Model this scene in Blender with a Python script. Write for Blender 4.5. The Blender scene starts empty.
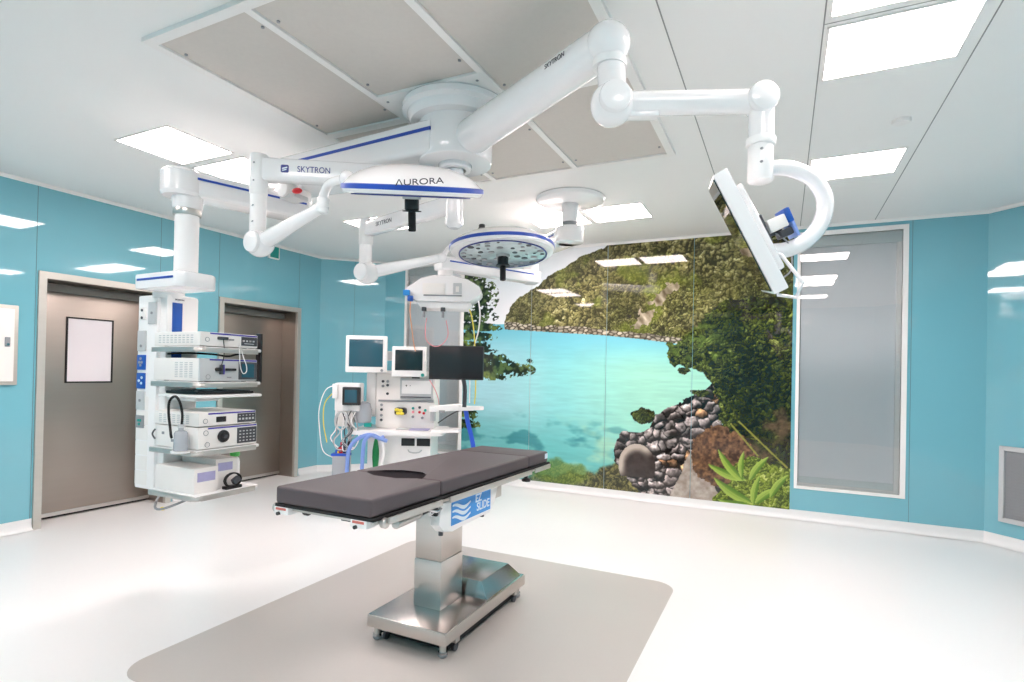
import bpy, bmesh, math, random
import numpy as np
from mathutils import Vector, Matrix
random.seed(7)
scene = bpy.context.scene
COL = scene.collection
PI = math.pi

# ------------------------------------------------------------------ materials
def lin(c):
    return tuple((v/12.92 if v <= 0.04045 else ((v+0.055)/1.055)**2.4) for v in c)
def rgb(r, g, b): return lin((r/255, g/255, b/255))
MATS = {}
def mat(name, col, rough=0.5, metal=0.0, spec=0.5, emit=None, strength=0, coat=0.0, noise=None, alpha=1, trans=0, bump=None, aniso=0):
    m = bpy.data.materials.new(name); m.use_nodes = True
    nt = m.node_tree; b = nt.nodes['Principled BSDF']
    b.inputs['Base Color'].default_value = (*col, 1)
    b.inputs['Roughness'].default_value = rough
    b.inputs['Metallic'].default_value = metal
    b.inputs['Specular IOR Level'].default_value = spec
    b.inputs['Coat Weight'].default_value = coat
    b.inputs['Coat Roughness'].default_value = 0.03
    b.inputs['Transmission Weight'].default_value = trans
    if emit:
        b.inputs['Emission Color'].default_value = (*emit, 1)
        b.inputs['Emission Strength'].default_value = strength
    if noise:                        # (scale vec, amount) gentle variation of colour and gloss
        tc = nt.nodes.new('ShaderNodeTexCoord'); mp = nt.nodes.new('ShaderNodeMapping')
        n = nt.nodes.new('ShaderNodeTexNoise'); mx = nt.nodes.new('ShaderNodeMix'); mx.data_type = 'RGBA'
        mp.inputs['Scale'].default_value = noise[0]; n.inputs['Scale'].default_value = 1; n.inputs['Detail'].default_value = 4
        nt.links.new(tc.outputs['Object'], mp.inputs[0]); nt.links.new(mp.outputs[0], n.inputs['Vector'])
        a = noise[1]
        mx.inputs[6].default_value = (*[max(0, v*(1-a)) for v in col], 1)
        mx.inputs[7].default_value = (*[min(1, v*(1+a)) for v in col], 1)
        nt.links.new(n.outputs['Fac'], mx.inputs[0]); nt.links.new(mx.outputs[2], b.inputs['Base Color'])
        if bump:
            bp = nt.nodes.new('ShaderNodeBump'); bp.inputs['Strength'].default_value = bump
            bp.inputs['Distance'].default_value = 0.001
            nt.links.new(n.outputs['Fac'], bp.inputs['Height']); nt.links.new(bp.outputs[0], b.inputs['Normal'])
    MATS[name] = m
    return m
mat('white_plastic', rgb(250, 248, 247), 0.32, noise=((3, 3, 3), .015))
mat('white_enamel', rgb(250, 248, 248), 0.2, coat=.3, noise=((2, 2, 2), .01))
mat('warm_white', rgb(246, 242, 238), 0.4, noise=((4, 4, 4), .02))
mat('light_grey', rgb(200, 202, 203), 0.45, noise=((4, 4, 4), .03))
mat('mid_grey', rgb(150, 152, 155), 0.5, noise=((4, 4, 4), .03))
mat('dark_grey', rgb(70, 72, 78), 0.45, noise=((6, 6, 6), .06))
mat('black_plastic', rgb(28, 27, 30), 0.4, noise=((6, 6, 6), .08))
mat('black_rubber', rgb(22, 21, 22), 0.7, noise=((6, 6, 6), .08))
mat('stripe_blue', rgb(38, 78, 178), 0.35, noise=((3, 3, 3), .03))
mat('logo_blue', rgb(50, 62, 140), 0.4, noise=((3, 3, 3), .03))
mat('logo_black', rgb(45, 45, 60), 0.4, noise=((3, 3, 3), .03))
mat('panel_blue', rgb(30, 88, 178), 0.4, noise=((3, 3, 3), .03))
mat('label_blue', rgb(52, 148, 226), 0.35, noise=((8, 8, 8), .04))
mat('label_white', rgb(225, 238, 250), 0.4, noise=((8, 8, 8), .02))
mat('violet', rgb(74, 62, 165), 0.4, noise=((3, 3, 3), .03))
mat('pale_violet', rgb(176, 172, 212), 0.6, noise=((30, 30, 30), .12))
mat('carton', rgb(245, 240, 236), 0.7, noise=((12, 12, 12), .03))
mat('screen_teal', rgb(50, 92, 108), 0.12, noise=((2, 2, 2), .05))
mat('screen_dark', rgb(26, 42, 46), 0.1, noise=((2, 2, 2), .05))
mat('screen_black', rgb(38, 36, 38), 0.22, noise=((3, 3, 3), .06))
mat('screen_gloss', rgb(20, 22, 22), 0.02, spec=1.0, noise=((2, 2, 2), .05))
mat('red', rgb(205, 28, 40), 0.35, noise=((3, 3, 3), .03))
mat('green', rgb(20, 130, 70), 0.5, noise=((6, 6, 6), .12))
mat('cap_green', rgb(98, 205, 100), 0.45, noise=((6, 6, 6), .05))
mat('teal_plastic', rgb(20, 150, 140), 0.45, noise=((6, 6, 6), .05))
mat('yellow', rgb(240, 222, 70), 0.45, noise=((6, 6, 6), .05))
mat('pink', rgb(240, 150, 158), 0.5, noise=((6, 6, 6), .05))
mat('orange', rgb(240, 170, 120), 0.5, noise=((6, 6, 6), .05))
mat('hose_blue', rgb(132, 160, 226), 0.4, noise=((6, 6, 6), .05))
mat('deep_blue', rgb(36, 82, 198), 0.4, noise=((6, 6, 6), .05))
mat('clear_grey', rgb(205, 208, 214), 0.25, trans=.35, noise=((6, 6, 6), .03))
mat('door_frame', rgb(205, 200, 192), 0.38, metal=.55, noise=((2, 2, 30), .04))
mat('seam', rgb(88, 118, 122), 0.6, noise=((3, 3, 3), .03))
mat('seam_grey', rgb(150, 152, 150), 0.6, noise=((3, 3, 3), .03))
mat('trim_white', rgb(246, 243, 240), 0.4, noise=((3, 3, 3), .01))
mat('blind', rgb(240, 241, 244), 0.75, noise=((60, 60, 300), .04))
mat('blind_box', rgb(225, 232, 232), 0.45, noise=((3, 3, 3), .02))
mat('hepa', rgb(214, 207, 200), 0.6, noise=((40, 40, 40), .04))
mat('ceiling', rgb(247, 246, 244), 0.55, noise=((1, 1, 1), .012))
mat('label_red', rgb(214, 120, 110), 0.5, noise=((60, 60, 60), .25))
mat('sink', rgb(120, 118, 114), 0.5, noise=((3, 3, 3), .05))

def metal_mat(name, col, rough, stretch, amt=.12, var=.12):
    m = mat(name, col, rough, metal=1.0, noise=(stretch, amt))
    nt = m.node_tree; b = nt.nodes['Principled BSDF']
    n = [x for x in nt.nodes if x.type == 'TEX_NOISE'][0]
    mr = nt.nodes.new('ShaderNodeMapRange')
    mr.inputs['To Min'].default_value = rough*(1-var); mr.inputs['To Max'].default_value = rough*(1+var)
    nt.links.new(n.outputs['Fac'], mr.inputs['Value']); nt.links.new(mr.outputs[0], b.inputs['Roughness'])
    return m
metal_mat('steel', rgb(214, 208, 203), 0.3, (1.5, 1.5, 90), .03)
metal_mat('steel_top', rgb(190, 186, 184), 0.22, (90, 2, 2), .03)
metal_mat('steel_rail', rgb(206, 201, 196), 0.38, (40, 40, 40), .04).node_tree.nodes['Principled BSDF'].inputs['Metallic'].default_value = .8
metal_mat('door_steel', rgb(166, 156, 148), 0.36, (.6, .8, 30), .03, .04)
metal_mat('chrome', rgb(200, 200, 202), 0.14, (5, 5, 5), .03)

def teal_mat(name, c):
    m = mat(name, c, 0.035, spec=.75, noise=((.5, .5, .5), .02))
    return m
teal_mat('teal_glass', rgb(122, 186, 200))

# vinyl floor: very light with a soft sheen
m = mat('floor_vinyl', rgb(238, 237, 236), 0.3, spec=.4, noise=((40, 40, 40), .012))
m = mat('mat_vinyl', rgb(192, 186, 181), 0.32, spec=.4, noise=((60, 60, 60), .02))

# fabric pad: fine bump
m = mat('pad', rgb(84, 74, 77), 0.5, noise=((220, 220, 220), .08), bump=.25)

# lamp panels
def emis(name, col, s):
    m = mat(name, (1, 1, 1), 0.4, emit=col, strength=s, noise=((2, 2, 2), .01)); return m
LAMP = 15.0
emis('light_panel', (1.0, 0.862, 0.835), LAMP*1.1)
emis('cove_light', (1, .97, .95), 0.5)

# thin window glass: mostly clear with a Fresnel mirror
def glass_thin(name, tint=(1, 1, 1)):
    m = bpy.data.materials.new(name); m.use_nodes = True; nt = m.node_tree; nt.nodes.clear()
    o = nt.nodes.new('ShaderNodeOutputMaterial'); mx = nt.nodes.new('ShaderNodeMixShader')
    t = nt.nodes.new('ShaderNodeBsdfTransparent'); g = nt.nodes.new('ShaderNodeBsdfGlossy'); f = nt.nodes.new('ShaderNodeFresnel')
    ma = nt.nodes.new('ShaderNodeMath'); ma.operation = 'MULTIPLY'; ma.inputs[1].default_value = 1.5; ma.use_clamp = True
    f.inputs['IOR'].default_value = 1.5; g.inputs['Roughness'].default_value = 0.01
    t.inputs[0].default_value = (*tint, 1)
    nt.links.new(f.outputs[0], ma.inputs[0]); nt.links.new(ma.outputs[0], mx.inputs[0])
    nt.links.new(t.outputs[0], mx.inputs[1]); nt.links.new(g.outputs[0], mx.inputs[2]); nt.links.new(mx.outputs[0], o.inputs[0])
    MATS[name] = m
glass_thin('window_glass', (.97, .98, .98))

# printed glass mural: colour attribute computed below
m = bpy.data.materials.new('mural_print'); m.use_nodes = True
nt = m.node_tree; b = nt.nodes['Principled BSDF']
a = nt.nodes.new('ShaderNodeVertexColor'); a.layer_name = 'print'
nt.links.new(a.outputs['Color'], b.inputs['Base Color'])
b.inputs['Roughness'].default_value = 0.03; b.inputs['Specular IOR Level'].default_value = .5
MATS['mural_print'] = m

# ------------------------------------------------------------------ mesh builder
ORIG = {}
class MB:
    def __init__(s): s.bm = bmesh.new(); s.mats = []
    def mi(s, name):
        if name not in s.mats: s.mats.append(name)
        return s.mats.index(name)
    def _fin(s, geom_faces, mname):
        i = s.mi(mname)
        for f in geom_faces: f.material_index = i
    def box(s, c, size, mname, bev=0.0, R=None, seg=2):
        tmp = bmesh.new(); bmesh.ops.create_cube(tmp, size=1)
        for v in tmp.verts: v.co = Vector((v.co.x*size[0], v.co.y*size[1], v.co.z*size[2]))
        if bev > 0:
            bmesh.ops.bevel(tmp, geom=tmp.edges[:], offset=min(bev, min(size)*.45), segments=seg, profile=.6, affect='EDGES')
        M = Matrix.Translation(Vector(c)) @ (R.to_4x4() if R is not None else Matrix.Identity(4))
        s._merge(tmp, M, mname); return s
    def box2(s, lo, hi, mname, bev=0.0, seg=2):
        c = [(a+b)/2 for a, b in zip(lo, hi)]; z = [abs(b-a) for a, b in zip(lo, hi)]
        return s.box(c, z, mname, bev, seg=seg)
    def _merge(s, tmp, M, mname):
        i = s.mi(mname); vm = {}
        for v in tmp.verts: vm[v] = s.bm.verts.new(M @ v.co)
        for f in tmp.faces:
            try:
                nf = s.bm.faces.new([vm[v] for v in f.verts]); nf.material_index = i; nf.smooth = True
            except ValueError: pass
        tmp.free()
    def cyl(s, p0, p1, r, mname, r2=None, seg=24, bev=0.0):
        p0 = Vector(p0); p1 = Vector(p1); d = p1-p0; L = d.length
        r2 = r if r2 is None else r2
        if bev > 0:
            prof = [(0, 0), (r-bev, 0), (r-bev*.3, bev*.3), (r, bev), (r2, L-bev), (r2-bev*.3, L-bev*.3), (r2-bev, L), (0, L)]
        else: prof = [(0, 0), (r, 0), (r2, L), (0, L)]
        return s.lathe(prof, p0, d, mname, seg)
    def lathe(s, prof, origin, axis, mname, seg=24, rad=None):
        axis = Vector(axis).normalized(); q = axis.to_track_quat('Z', 'Y').to_matrix().to_4x4()
        M = Matrix.Translation(Vector(origin)) @ q
        tmp = bmesh.new(); rings = []
        for (r, z) in prof:
            if r < 1e-6: rings.append([tmp.verts.new((0, 0, z))])
            else:
                rings.append([tmp.verts.new((r*(rad(2*PI*k/seg) if rad else 1)*math.cos(2*PI*k/seg), r*(rad(2*PI*k/seg) if rad else 1)*math.sin(2*PI*k/seg), z)) for k in range(seg)])
        for a, b_ in zip(rings, rings[1:]):
            for k in range(seg):
                k2 = (k+1) % seg
                if len(a) == 1 and len(b_) == 1: continue
                if len(a) == 1: tmp.faces.new([a[0], b_[k2], b_[k]])
                elif len(b_) == 1: tmp.faces.new([a[k], a[k2], b_[0]])
                else: tmp.faces.new([a[k], a[k2], b_[k2], b_[k]])
        s._merge(tmp, M, mname); return s
    def ball(s, c, r, mname, scale=(1, 1, 1), R=None, seg=24):
        tmp = bmesh.new(); bmesh.ops.create_uvsphere(tmp, u_segments=seg, v_segments=seg//2, radius=r)
        for v in tmp.verts: v.co = Vector((v.co.x*scale[0], v.co.y*scale[1], v.co.z*scale[2]))
        M = Matrix.Translation(Vector(c)) @ (R.to_4x4() if R is not None else Matrix.Identity(4))
        s._merge(tmp, M, mname); return s
    def tube(s, pts, r, mname, seg=10, smooth=0, radii=None):
        P = [Vector(p) for p in pts]
        if smooth:
            Q = []
            n = len(P)
            for i in range(n-1):
                p0 = P[max(i-1, 0)]; p1 = P[i]; p2 = P[i+1]; p3 = P[min(i+2, n-1)]
                for k in range(smooth):
                    t = k/smooth
                    Q.append(0.5*((2*p1)+(-p0+p2)*t+(2*p0-5*p1+4*p2-p3)*t*t+(-p0+3*p1-3*p2+p3)*t**3))
            Q.append(P[-1]); P = Q
        tmp = bmesh.new(); rings = []
        up = None
        for i, p in enumerate(P):
            d = (P[min(i+1, len(P)-1)]-P[max(i-1, 0)])
            if d.length < 1e-9: d = Vector((0, 0, 1))
            d.normalize()
            if up is None:
                up = d.orthogonal().normalized()
            else:
                up = (up - d*up.dot(d))
                up = up.normalized() if up.length > 1e-6 else d.orthogonal().normalized()
            w = d.cross(up)
            rr = r if radii is None else radii[min(int(i/max(1, len(P)-1)*(len(radii)-1)+.5), len(radii)-1)]
            rings.append([tmp.verts.new(p + (up*math.cos(2*PI*k/seg)+w*math.sin(2*PI*k/seg))*rr) for k in range(seg)])
        for a, b_ in zip(rings, rings[1:]):
            for k in range(seg): tmp.faces.new([a[k], a[(k+1) % seg], b_[(k+1) % seg], b_[k]])
        tmp.faces.new(rings[0][::-1]); tmp.faces.new(rings[-1])
        s._merge(tmp, Matrix.Identity(4), mname); return s
    def prism(s, poly, M, depth, mname, bev=0.0):
        """poly in local xy, extruded along local z by depth"""
        tmp = bmesh.new()
        a = [tmp.verts.new((x, y, 0)) for x, y in poly]; b_ = [tmp.verts.new((x, y, depth)) for x, y in poly]
        n = len(poly)
        tmp.faces.new(a[::-1]); tmp.faces.new(b_)
        for k in range(n): tmp.faces.new([a[k], a[(k+1) % n], b_[(k+1) % n], b_[k]])
        if bev > 0: bmesh.ops.bevel(tmp, geom=tmp.edges[:], offset=bev, segments=2, profile=.6, affect='EDGES')
        s._merge(tmp, M, mname); return s
    def text(s, txt, M, size, mname, ext=.0008, sx=1.0, bold=0.0):
        cu = bpy.data.curves.new('t', 'FONT'); cu.body = txt; cu.size = size; cu.extrude = ext; cu.offset = bold; cu.align_x = 'CENTER'; cu.align_y = 'CENTER'
        ob = bpy.data.objects.new('t', cu); COL.objects.link(ob)
        dg = bpy.context.evaluated_depsgraph_get(); dg.update()
        me = bpy.data.meshes.new_from_object(ob.evaluated_get(dg))
        tmp = bmesh.new(); tmp.from_mesh(me)
        for v in tmp.verts: v.co.x *= sx
        s._merge(tmp, M, mname)
        bpy.data.objects.remove(ob); bpy.data.meshes.remove(me); bpy.data.curves.remove(cu)
        return s
    def obj(s, name, parent=None, smooth_angle=35):
        bmesh.ops.recalc_face_normals(s.bm, faces=s.bm.faces[:])
        o0 = ORIG.get(parent.name, Vector((0, 0, 0))) if parent else Vector((0, 0, 0))
        me = bpy.data.meshes.new(name)
        if parent:
            for v in s.bm.verts: v.co -= o0
        s.bm.to_mesh(me); s.bm.free()
        for n in s.mats: me.materials.append(MATS[n])
        if smooth_angle: me.set_sharp_from_angle(angle=math.radians(smooth_angle))
        o = bpy.data.objects.new(name, me); COL.objects.link(o)
        if parent: o.parent = parent
        ORIG[o.name] = o0
        return o
def tag(o, label=None, cat=None, group=None, kind=None):
    if label: o['label'] = label
    if cat: o['category'] = cat
    if group: o['group'] = group
    if kind: o['kind'] = kind
    return o
def solo(mb, name, label, cat, loc, group=None):
    """a thing that is one mesh, origin at its base"""
    o = mb.obj(name); L = Vector(loc)
    o.data.transform(Matrix.Translation(-L)); o.location = L; ORIG[o.name] = L
    return tag(o, label, cat, group)
def thing(name, label, cat, loc, group=None):
    o = bpy.data.objects.new(name, None); COL.objects.link(o); o.location = loc; o.empty_display_size = .1
    ORIG[o.name] = Vector(loc)
    return tag(o, label, cat, group)
def struct(mb, name, parent=None):
    o = mb.obj(name, parent)
    if not parent: tag(o, kind='structure')
    return o
def frame(ex, ey, ez, o):
    """matrix with the given axes and origin"""
    M = Matrix.Identity(4)
    for i, e in enumerate((ex, ey, ez)):
        e = Vector(e)
        for k in range(3): M[k][i] = e[k]
    for k in range(3): M[k][3] = o[k]
    return M
def rotto(ex, ey, ez):
    return frame(ex, ey, ez, (0, 0, 0)).to_3x3()
def bar(mb, p0, p1, w, h, mname, bev=.01, h2=None, w2=None, up=(0, 0, 1)):
    """box-section arm from p0 to p1 with optional taper"""
    p0 = Vector(p0); p1 = Vector(p1); d = (p1-p0).normalized(); side = d.cross(Vector(up)).normalized(); u = side.cross(d)
    h2 = h if h2 is None else h2; w2 = w if w2 is None else w2
    tmp = bmesh.new(); ring = []
    for p, ww, hh in ((p0, w, h), (p1, w2, h2)):
        ring.append([tmp.verts.new(p+side*sx*ww/2+u*sy*hh/2) for sx, sy in ((-1, -1), (1, -1), (1, 1), (-1, 1))])
    a, b_ = ring
    tmp.faces.new(a[::-1]); tmp.faces.new(b_)
    for k in range(4): tmp.faces.new([a[k], a[(k+1) % 4], b_[(k+1) % 4], b_[k]])
    if bev: bmesh.ops.bevel(tmp, geom=tmp.edges[:], offset=bev, segments=3, profile=.6, affect='EDGES')
    mb._merge(tmp, Matrix.Identity(4), mname)
    return d, side, u

# ------------------------------------------------------------------ the room
XL, XR, YB, YF, HC = -5.846, 2.33, 6.453, -0.86, 3.02
CH = 0.62
BW = .10
# floor
mb = MB(); mb.box2((XL-.6, YF-.3, -.1), (XR+.3, YB+.4, 0), 'floor_vinyl'); floor = struct(mb, 'floor')
# grey inlay with rounded corners
def rrect(x0, y0, x1, y1, r, n=8):
    P = []
    for cx, cy, a0 in ((x1-r, y1-r, 0), (x0+r, y1-r, 90), (x0+r, y0+r, 180), (x1-r, y0+r, 270)):
        for k in range(n+1):
            a = math.radians(a0+90*k/n); P.append((cx+r*math.cos(a), cy+r*math.sin(a)))
    return P
mb = MB(); mb.prism(rrect(-2.82, 1.56, -.64, 4.0, .15), Matrix.Translation((0, 0, -.004)), .006, 'mat_vinyl')
struct(mb, 'floor_inlay', floor)
# ceiling with its seams
mb = MB(); mb.box2((XL-.6, YF-.3, HC), (XR+.3, YB+.4, HC+.1), 'ceiling'); ceil = struct(mb, 'ceiling')
mb = MB()
SX = [-.5, .14, .79]
for x in SX: mb.box2((x-.003, YF, HC-.0015), (x+.003, YB, HC+.002), 'seam_grey')
for y in (2.80, ): mb.box2((.14, y-.002, HC-.0012), (.79, y+.002, HC+.002), 'seam_grey')
struct(mb, 'ceiling_seams', ceil)

def wall_poly(name, a, b, mname='teal_glass', z0=BW, z1=HC, seams=(), openings=(), thick=.06, seam_w=.004):
    """wall from plan point a to b (interior on the left of a->b); openings (s0,s1,z0,z1) along it"""
    a = Vector((*a, 0)); b = Vector((*b, 0)); d = (b-a); L = d.length; d.normalize(); n = Vector((-d.y, d.x, 0))
    cuts = sorted(set([0, L]+[o[0] for o in openings]+[o[1] for o in openings]))
    mb = MB(); back = n*-thick
    M = frame(d, (0, 0, 1), -n, a)     # x along wall, y up, z outward from the room
    def piece(s0, s1, y0, y1):
        if s1-s0 < 1e-4 or y1-y0 < 1e-4: return
        mb.prism([(s0, y0), (s1, y0), (s1, y1), (s0, y1)], M, thick, mname)
    for s0, s1 in zip(cuts, cuts[1:]):
        mid = (s0+s1)/2; ops = [o for o in openings if o[0] <= mid <= o[1]]
        if not ops: piece(s0, s1, 0 if z0 == 0 else 0, z1)
        else:
            o = ops[0]; piece(s0, s1, 0, o[2]); piece(s0, s1, o[3], z1)
    for s in seams:
        s_, y0, y1 = s if isinstance(s, tuple) else (s, z0, z1)
        mb.prism([(s_-seam_w/2, y0), (s_+seam_w/2, y0), (s_+seam_w/2, y1), (s_-seam_w/2, y1)], M @ Matrix.Translation((0, 0, -.0012)), .002, 'seam')
    o = struct(mb, name)
    # coved skirting and the white cornice strip
    k = name.replace('wall_', '')
    return o, M, L
def skirt(name, M, segs):
    mb = MB()
    prof = [(0, .004), (-.055, .004), (-.03, .012), (-.016, .03), (-.010, .055), (-.008, BW), (.0, BW)]
    for s0, s1 in segs:
        Mx = M @ frame((0, 0, 1), (0, 1, 0), (1, 0, 0), (s0, 0, 0))
        mb.prism([(x, y) for x, y in prof], Mx, s1-s0, 'floor_vinyl')
    o = struct(mb, name); return o
def cornice(name, M, L):
    mb = MB()
    mb.prism([(0, HC-.03), (0, HC-.002), (-.03, HC-.002), (-.026, HC-.016), (-.012, HC-.03)], M @ frame((0, 0, 1), (0, 1, 0), (1, 0, 0), (0, 0, 0)), L, 'trim_white')
    return struct(mb, name)
# plan corners, going counter-clockwise (interior on the left)
pts = {'fl': (XL+CH, YF), 'fr': (XR-CH, YF), 'rf': (XR, YF+CH), 'rb': (XR, YB-CH), 'br': (XR-CH-.04, YB), 'bl': (XL+CH+.02, YB), 'lb': (XL, YB-CH), 'lf': (XL, YF+CH)}
pts['rb'] = (XR, YB-(XR-pts['br'][0]))
D1 = (2.60, 3.70, 2.20); D2 = (4.33, 5.42, 2.20)     # door openings on the left wall: y0, y1, top
W1 = (-4.85, -3.87, .32, 2.955); W2 = (.12, 1.07, .32, 2.955)
# left wall runs from lb to lf (downwards in y)
def sl(y): return pts['lb'][1]-y
wl, ML, LL = wall_poly('wall_left', pts['lb'], pts['lf'], seams=[(sl(2.53), BW, HC), (sl(3.6), 2.27, HC), (sl(4.27), BW, HC), (sl(5.45), BW, HC), sl(1.3), sl(.2)],
    openings=[(sl(D2[1]), sl(D2[0]), 0, D2[2]), (sl(D1[1]), sl(D1[0]), 0, D1[2])])
skirt('baseboard_left', ML, [(0, sl(D2[1]+.08)), (sl(D2[0]-.06), sl(D1[1]+.08)), (sl(D1[0]-.06), LL)])
def sb(x): return pts['br'][0]-x
wb, MBk, LB = wall_poly('wall_back', pts['br'], pts['bl'], seams=[sb(1.1)],
    openings=[(sb(W2[1]), sb(W2[0]), W2[2], W2[3]), (sb(W1[1]), sb(W1[0]), W1[2], W1[3])])
skirt('baseboard_back', MBk, [(0, LB)])
wr, MR, LR = wall_poly('wall_right', pts['rf'], pts['rb'], seams=[1.0, 2.1, 3.2, 4.3]); skirt('baseboard_right', MR, [(0, LR)])
wf, MF, LF = wall_poly('wall_front', pts['fl'], pts['fr'], seams=[1.2, 2.4, 3.6, 4.8]); skirt('baseboard_front', MF, [(0, LF)])
w, M1, L1 = wall_poly('wall_back_left', pts['bl'], pts['lb'], seams=[.43]); skirt('baseboard_back_left', M1, [(0, L1)])
w, M2, L2 = wall_poly('wall_back_right', pts['rb'], pts['br']); skirt('baseboard_back_right', M2, [(0, L2)])
w, M3, L3 = wall_poly('wall_front_left', pts['lf'], pts['fl']); skirt('baseboard_front_left', M3, [(0, L3)])
w, M4, L4 = wall_poly('wall_front_right', pts['fr'], pts['rf']); skirt('baseboard_front_right', M4, [(0, L4)])
for i, (M_, L_) in enumerate([(ML, LL), (MBk, LB), (MR, LR), (MF, LF), (M1, L1), (M2, L2), (M3, L3), (M4, L4)]):
    cornice('trim_%d' % (i+1), M_, L_)

# windows: frame, sill bar, glass pane, blind cassette and roller blind
def window(n, x0, x1, z0, z1, left):
    mb = MB(); f = .045 if not left else .05
    y0, y1 = YB-.012, YB+.16
    mb.box2((x0, y0, z0), (x0+f*.7, y1, z1), 'trim_white'); mb.box2((x1-f, y0, z0), (x1, y1, z1), 'trim_white')
    mb.box2((x0+f*.7, y0, z1-f), (x1-f, y1, z1), 'trim_white'); mb.box2((x0+f*.7, y0, z0), (x1-f, y1, z0+f*.7), 'trim_white')
    mb.box2((x0-.02, YB+.155, z0-.02), (x1+.02, YB+.175, z1+.02), 'light_grey')
    w = struct(mb, 'window_%d' % n)
    mb = MB(); g0, g1 = x0+f*.7, x1-f
    mb.box2((g0, YB-.002, z0+.03), (g1, YB+.003, z1-.03), 'window_glass'); o = mb.obj('pane', w)
    mb = MB(); mb.box2((g0+.005, YB+.012, z1-.16), (g1-.002, YB+.09, z1-.05), 'blind_box', .006); mb.obj('blind_cassette', w)
    mb = MB(); mb.box2((g0+.01, YB+.040, z0+.12), (g1-.045, YB+.043, z1-.15), 'blind')
    mb.obj('roller_blind', w)
    mb = MB(); mb.box2((g0+.01, YB+.030, z0+.06), (g1-.045, YB+.053, z0+.125), 'blind_box', .004)
    mb.obj('blind_bottom_bar', w)
    mb = MB(); mb.box2((g1-.045, YB+.015, z0+.035), (g1-.003, YB+.08, z1-.16), 'trim_white', .004); mb.obj('guide_rail', w)
    mb = MB(); mb.box2((g0+.002, YB+.03, z0+.03), (g1-.002, YB+.15, z0+.06), 'trim_white', .003); mb.obj('sill', w)
window(1, *W1, True); window(2, *W2, False)

# doors: recessed stainless leaf, frame lining and head rail
def door(n, y0, y1, zt, vision):
    rec = .27; xw = XL
    mb = MB(); fw = .055
    for ya, yb in ((y0-fw, y0+.004), (y1-.004, y1+fw)):
        mb.box2((xw-.02, ya, 0.0), (xw+.022, yb, zt+fw), 'door_frame')
    mb.box2((xw-.02, y0+.004, zt-.004), (xw+.022, y1-.004, zt+fw), 'door_frame')
    # lining of the recess
    mb.box2((xw-rec-.03, y0-.02, 0), (xw-.01, y0+.003, zt), 'door_steel'); mb.box2((xw-rec-.03, y1-.003, 0), (xw-.01, y1+.02, zt), 'door_steel')
    mb.box2((xw-rec-.03, y0, zt-.003), (xw-.01, y1, zt+.02), 'door_steel')
    d = struct(mb, 'door_%d' % n)
    mb = MB(); mb.box2((xw-rec-.03, y0+.004, .025), (xw-rec+.012, y1-.004, zt-.004), 'door_steel', .003)
    mb.box2((xw-rec, y0+.004, .025), (xw-rec+.016, y1-.004, .06), 'steel', .002)
    mb.box2((xw-rec-.04, y0, 0), (xw-rec-.035, y1, zt), 'black_rubber')
    leaf = mb.obj('door_leaf', d)
    mb = MB(); mb.box2((xw-rec+.01, y0+.01, zt-.09), (xw-rec+.06, y1-.01, zt-.02), 'sink', .006); mb.obj('door_track', d)
    if vision:
        ya, yb, za, zb = vision
        mb = MB(); t = .014
        xf = xw-rec+.018
        for A, B in (((ya-t, za-t), (yb+t, za)), ((ya-t, zb), (yb+t, zb+t)), ((ya-t, za), (ya, zb)), ((yb, za), (yb+t, zb))):
            mb.box2((xf-.012, A[0], A[1]), (xf+.004, B[0], B[1]), 'black_rubber')
        mb.obj('vision_frame', leaf)
        mb = MB(); mb.box2((xf-.012, ya, za), (xf-.002, yb, zb), 'vision_pane'); mb.obj('vision_pane', leaf)
    return d
mat('vision_pane', rgb(232, 226, 230), 0.3, spec=.5, emit=(1, .96, .98), strength=.0, noise=((2, 2, 2), .02))
door(1, 2.60, 3.70, 2.20, (2.90, 3.285, 1.28, 1.88)); door(2, 4.33, 5.42, 2.20, None)

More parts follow.
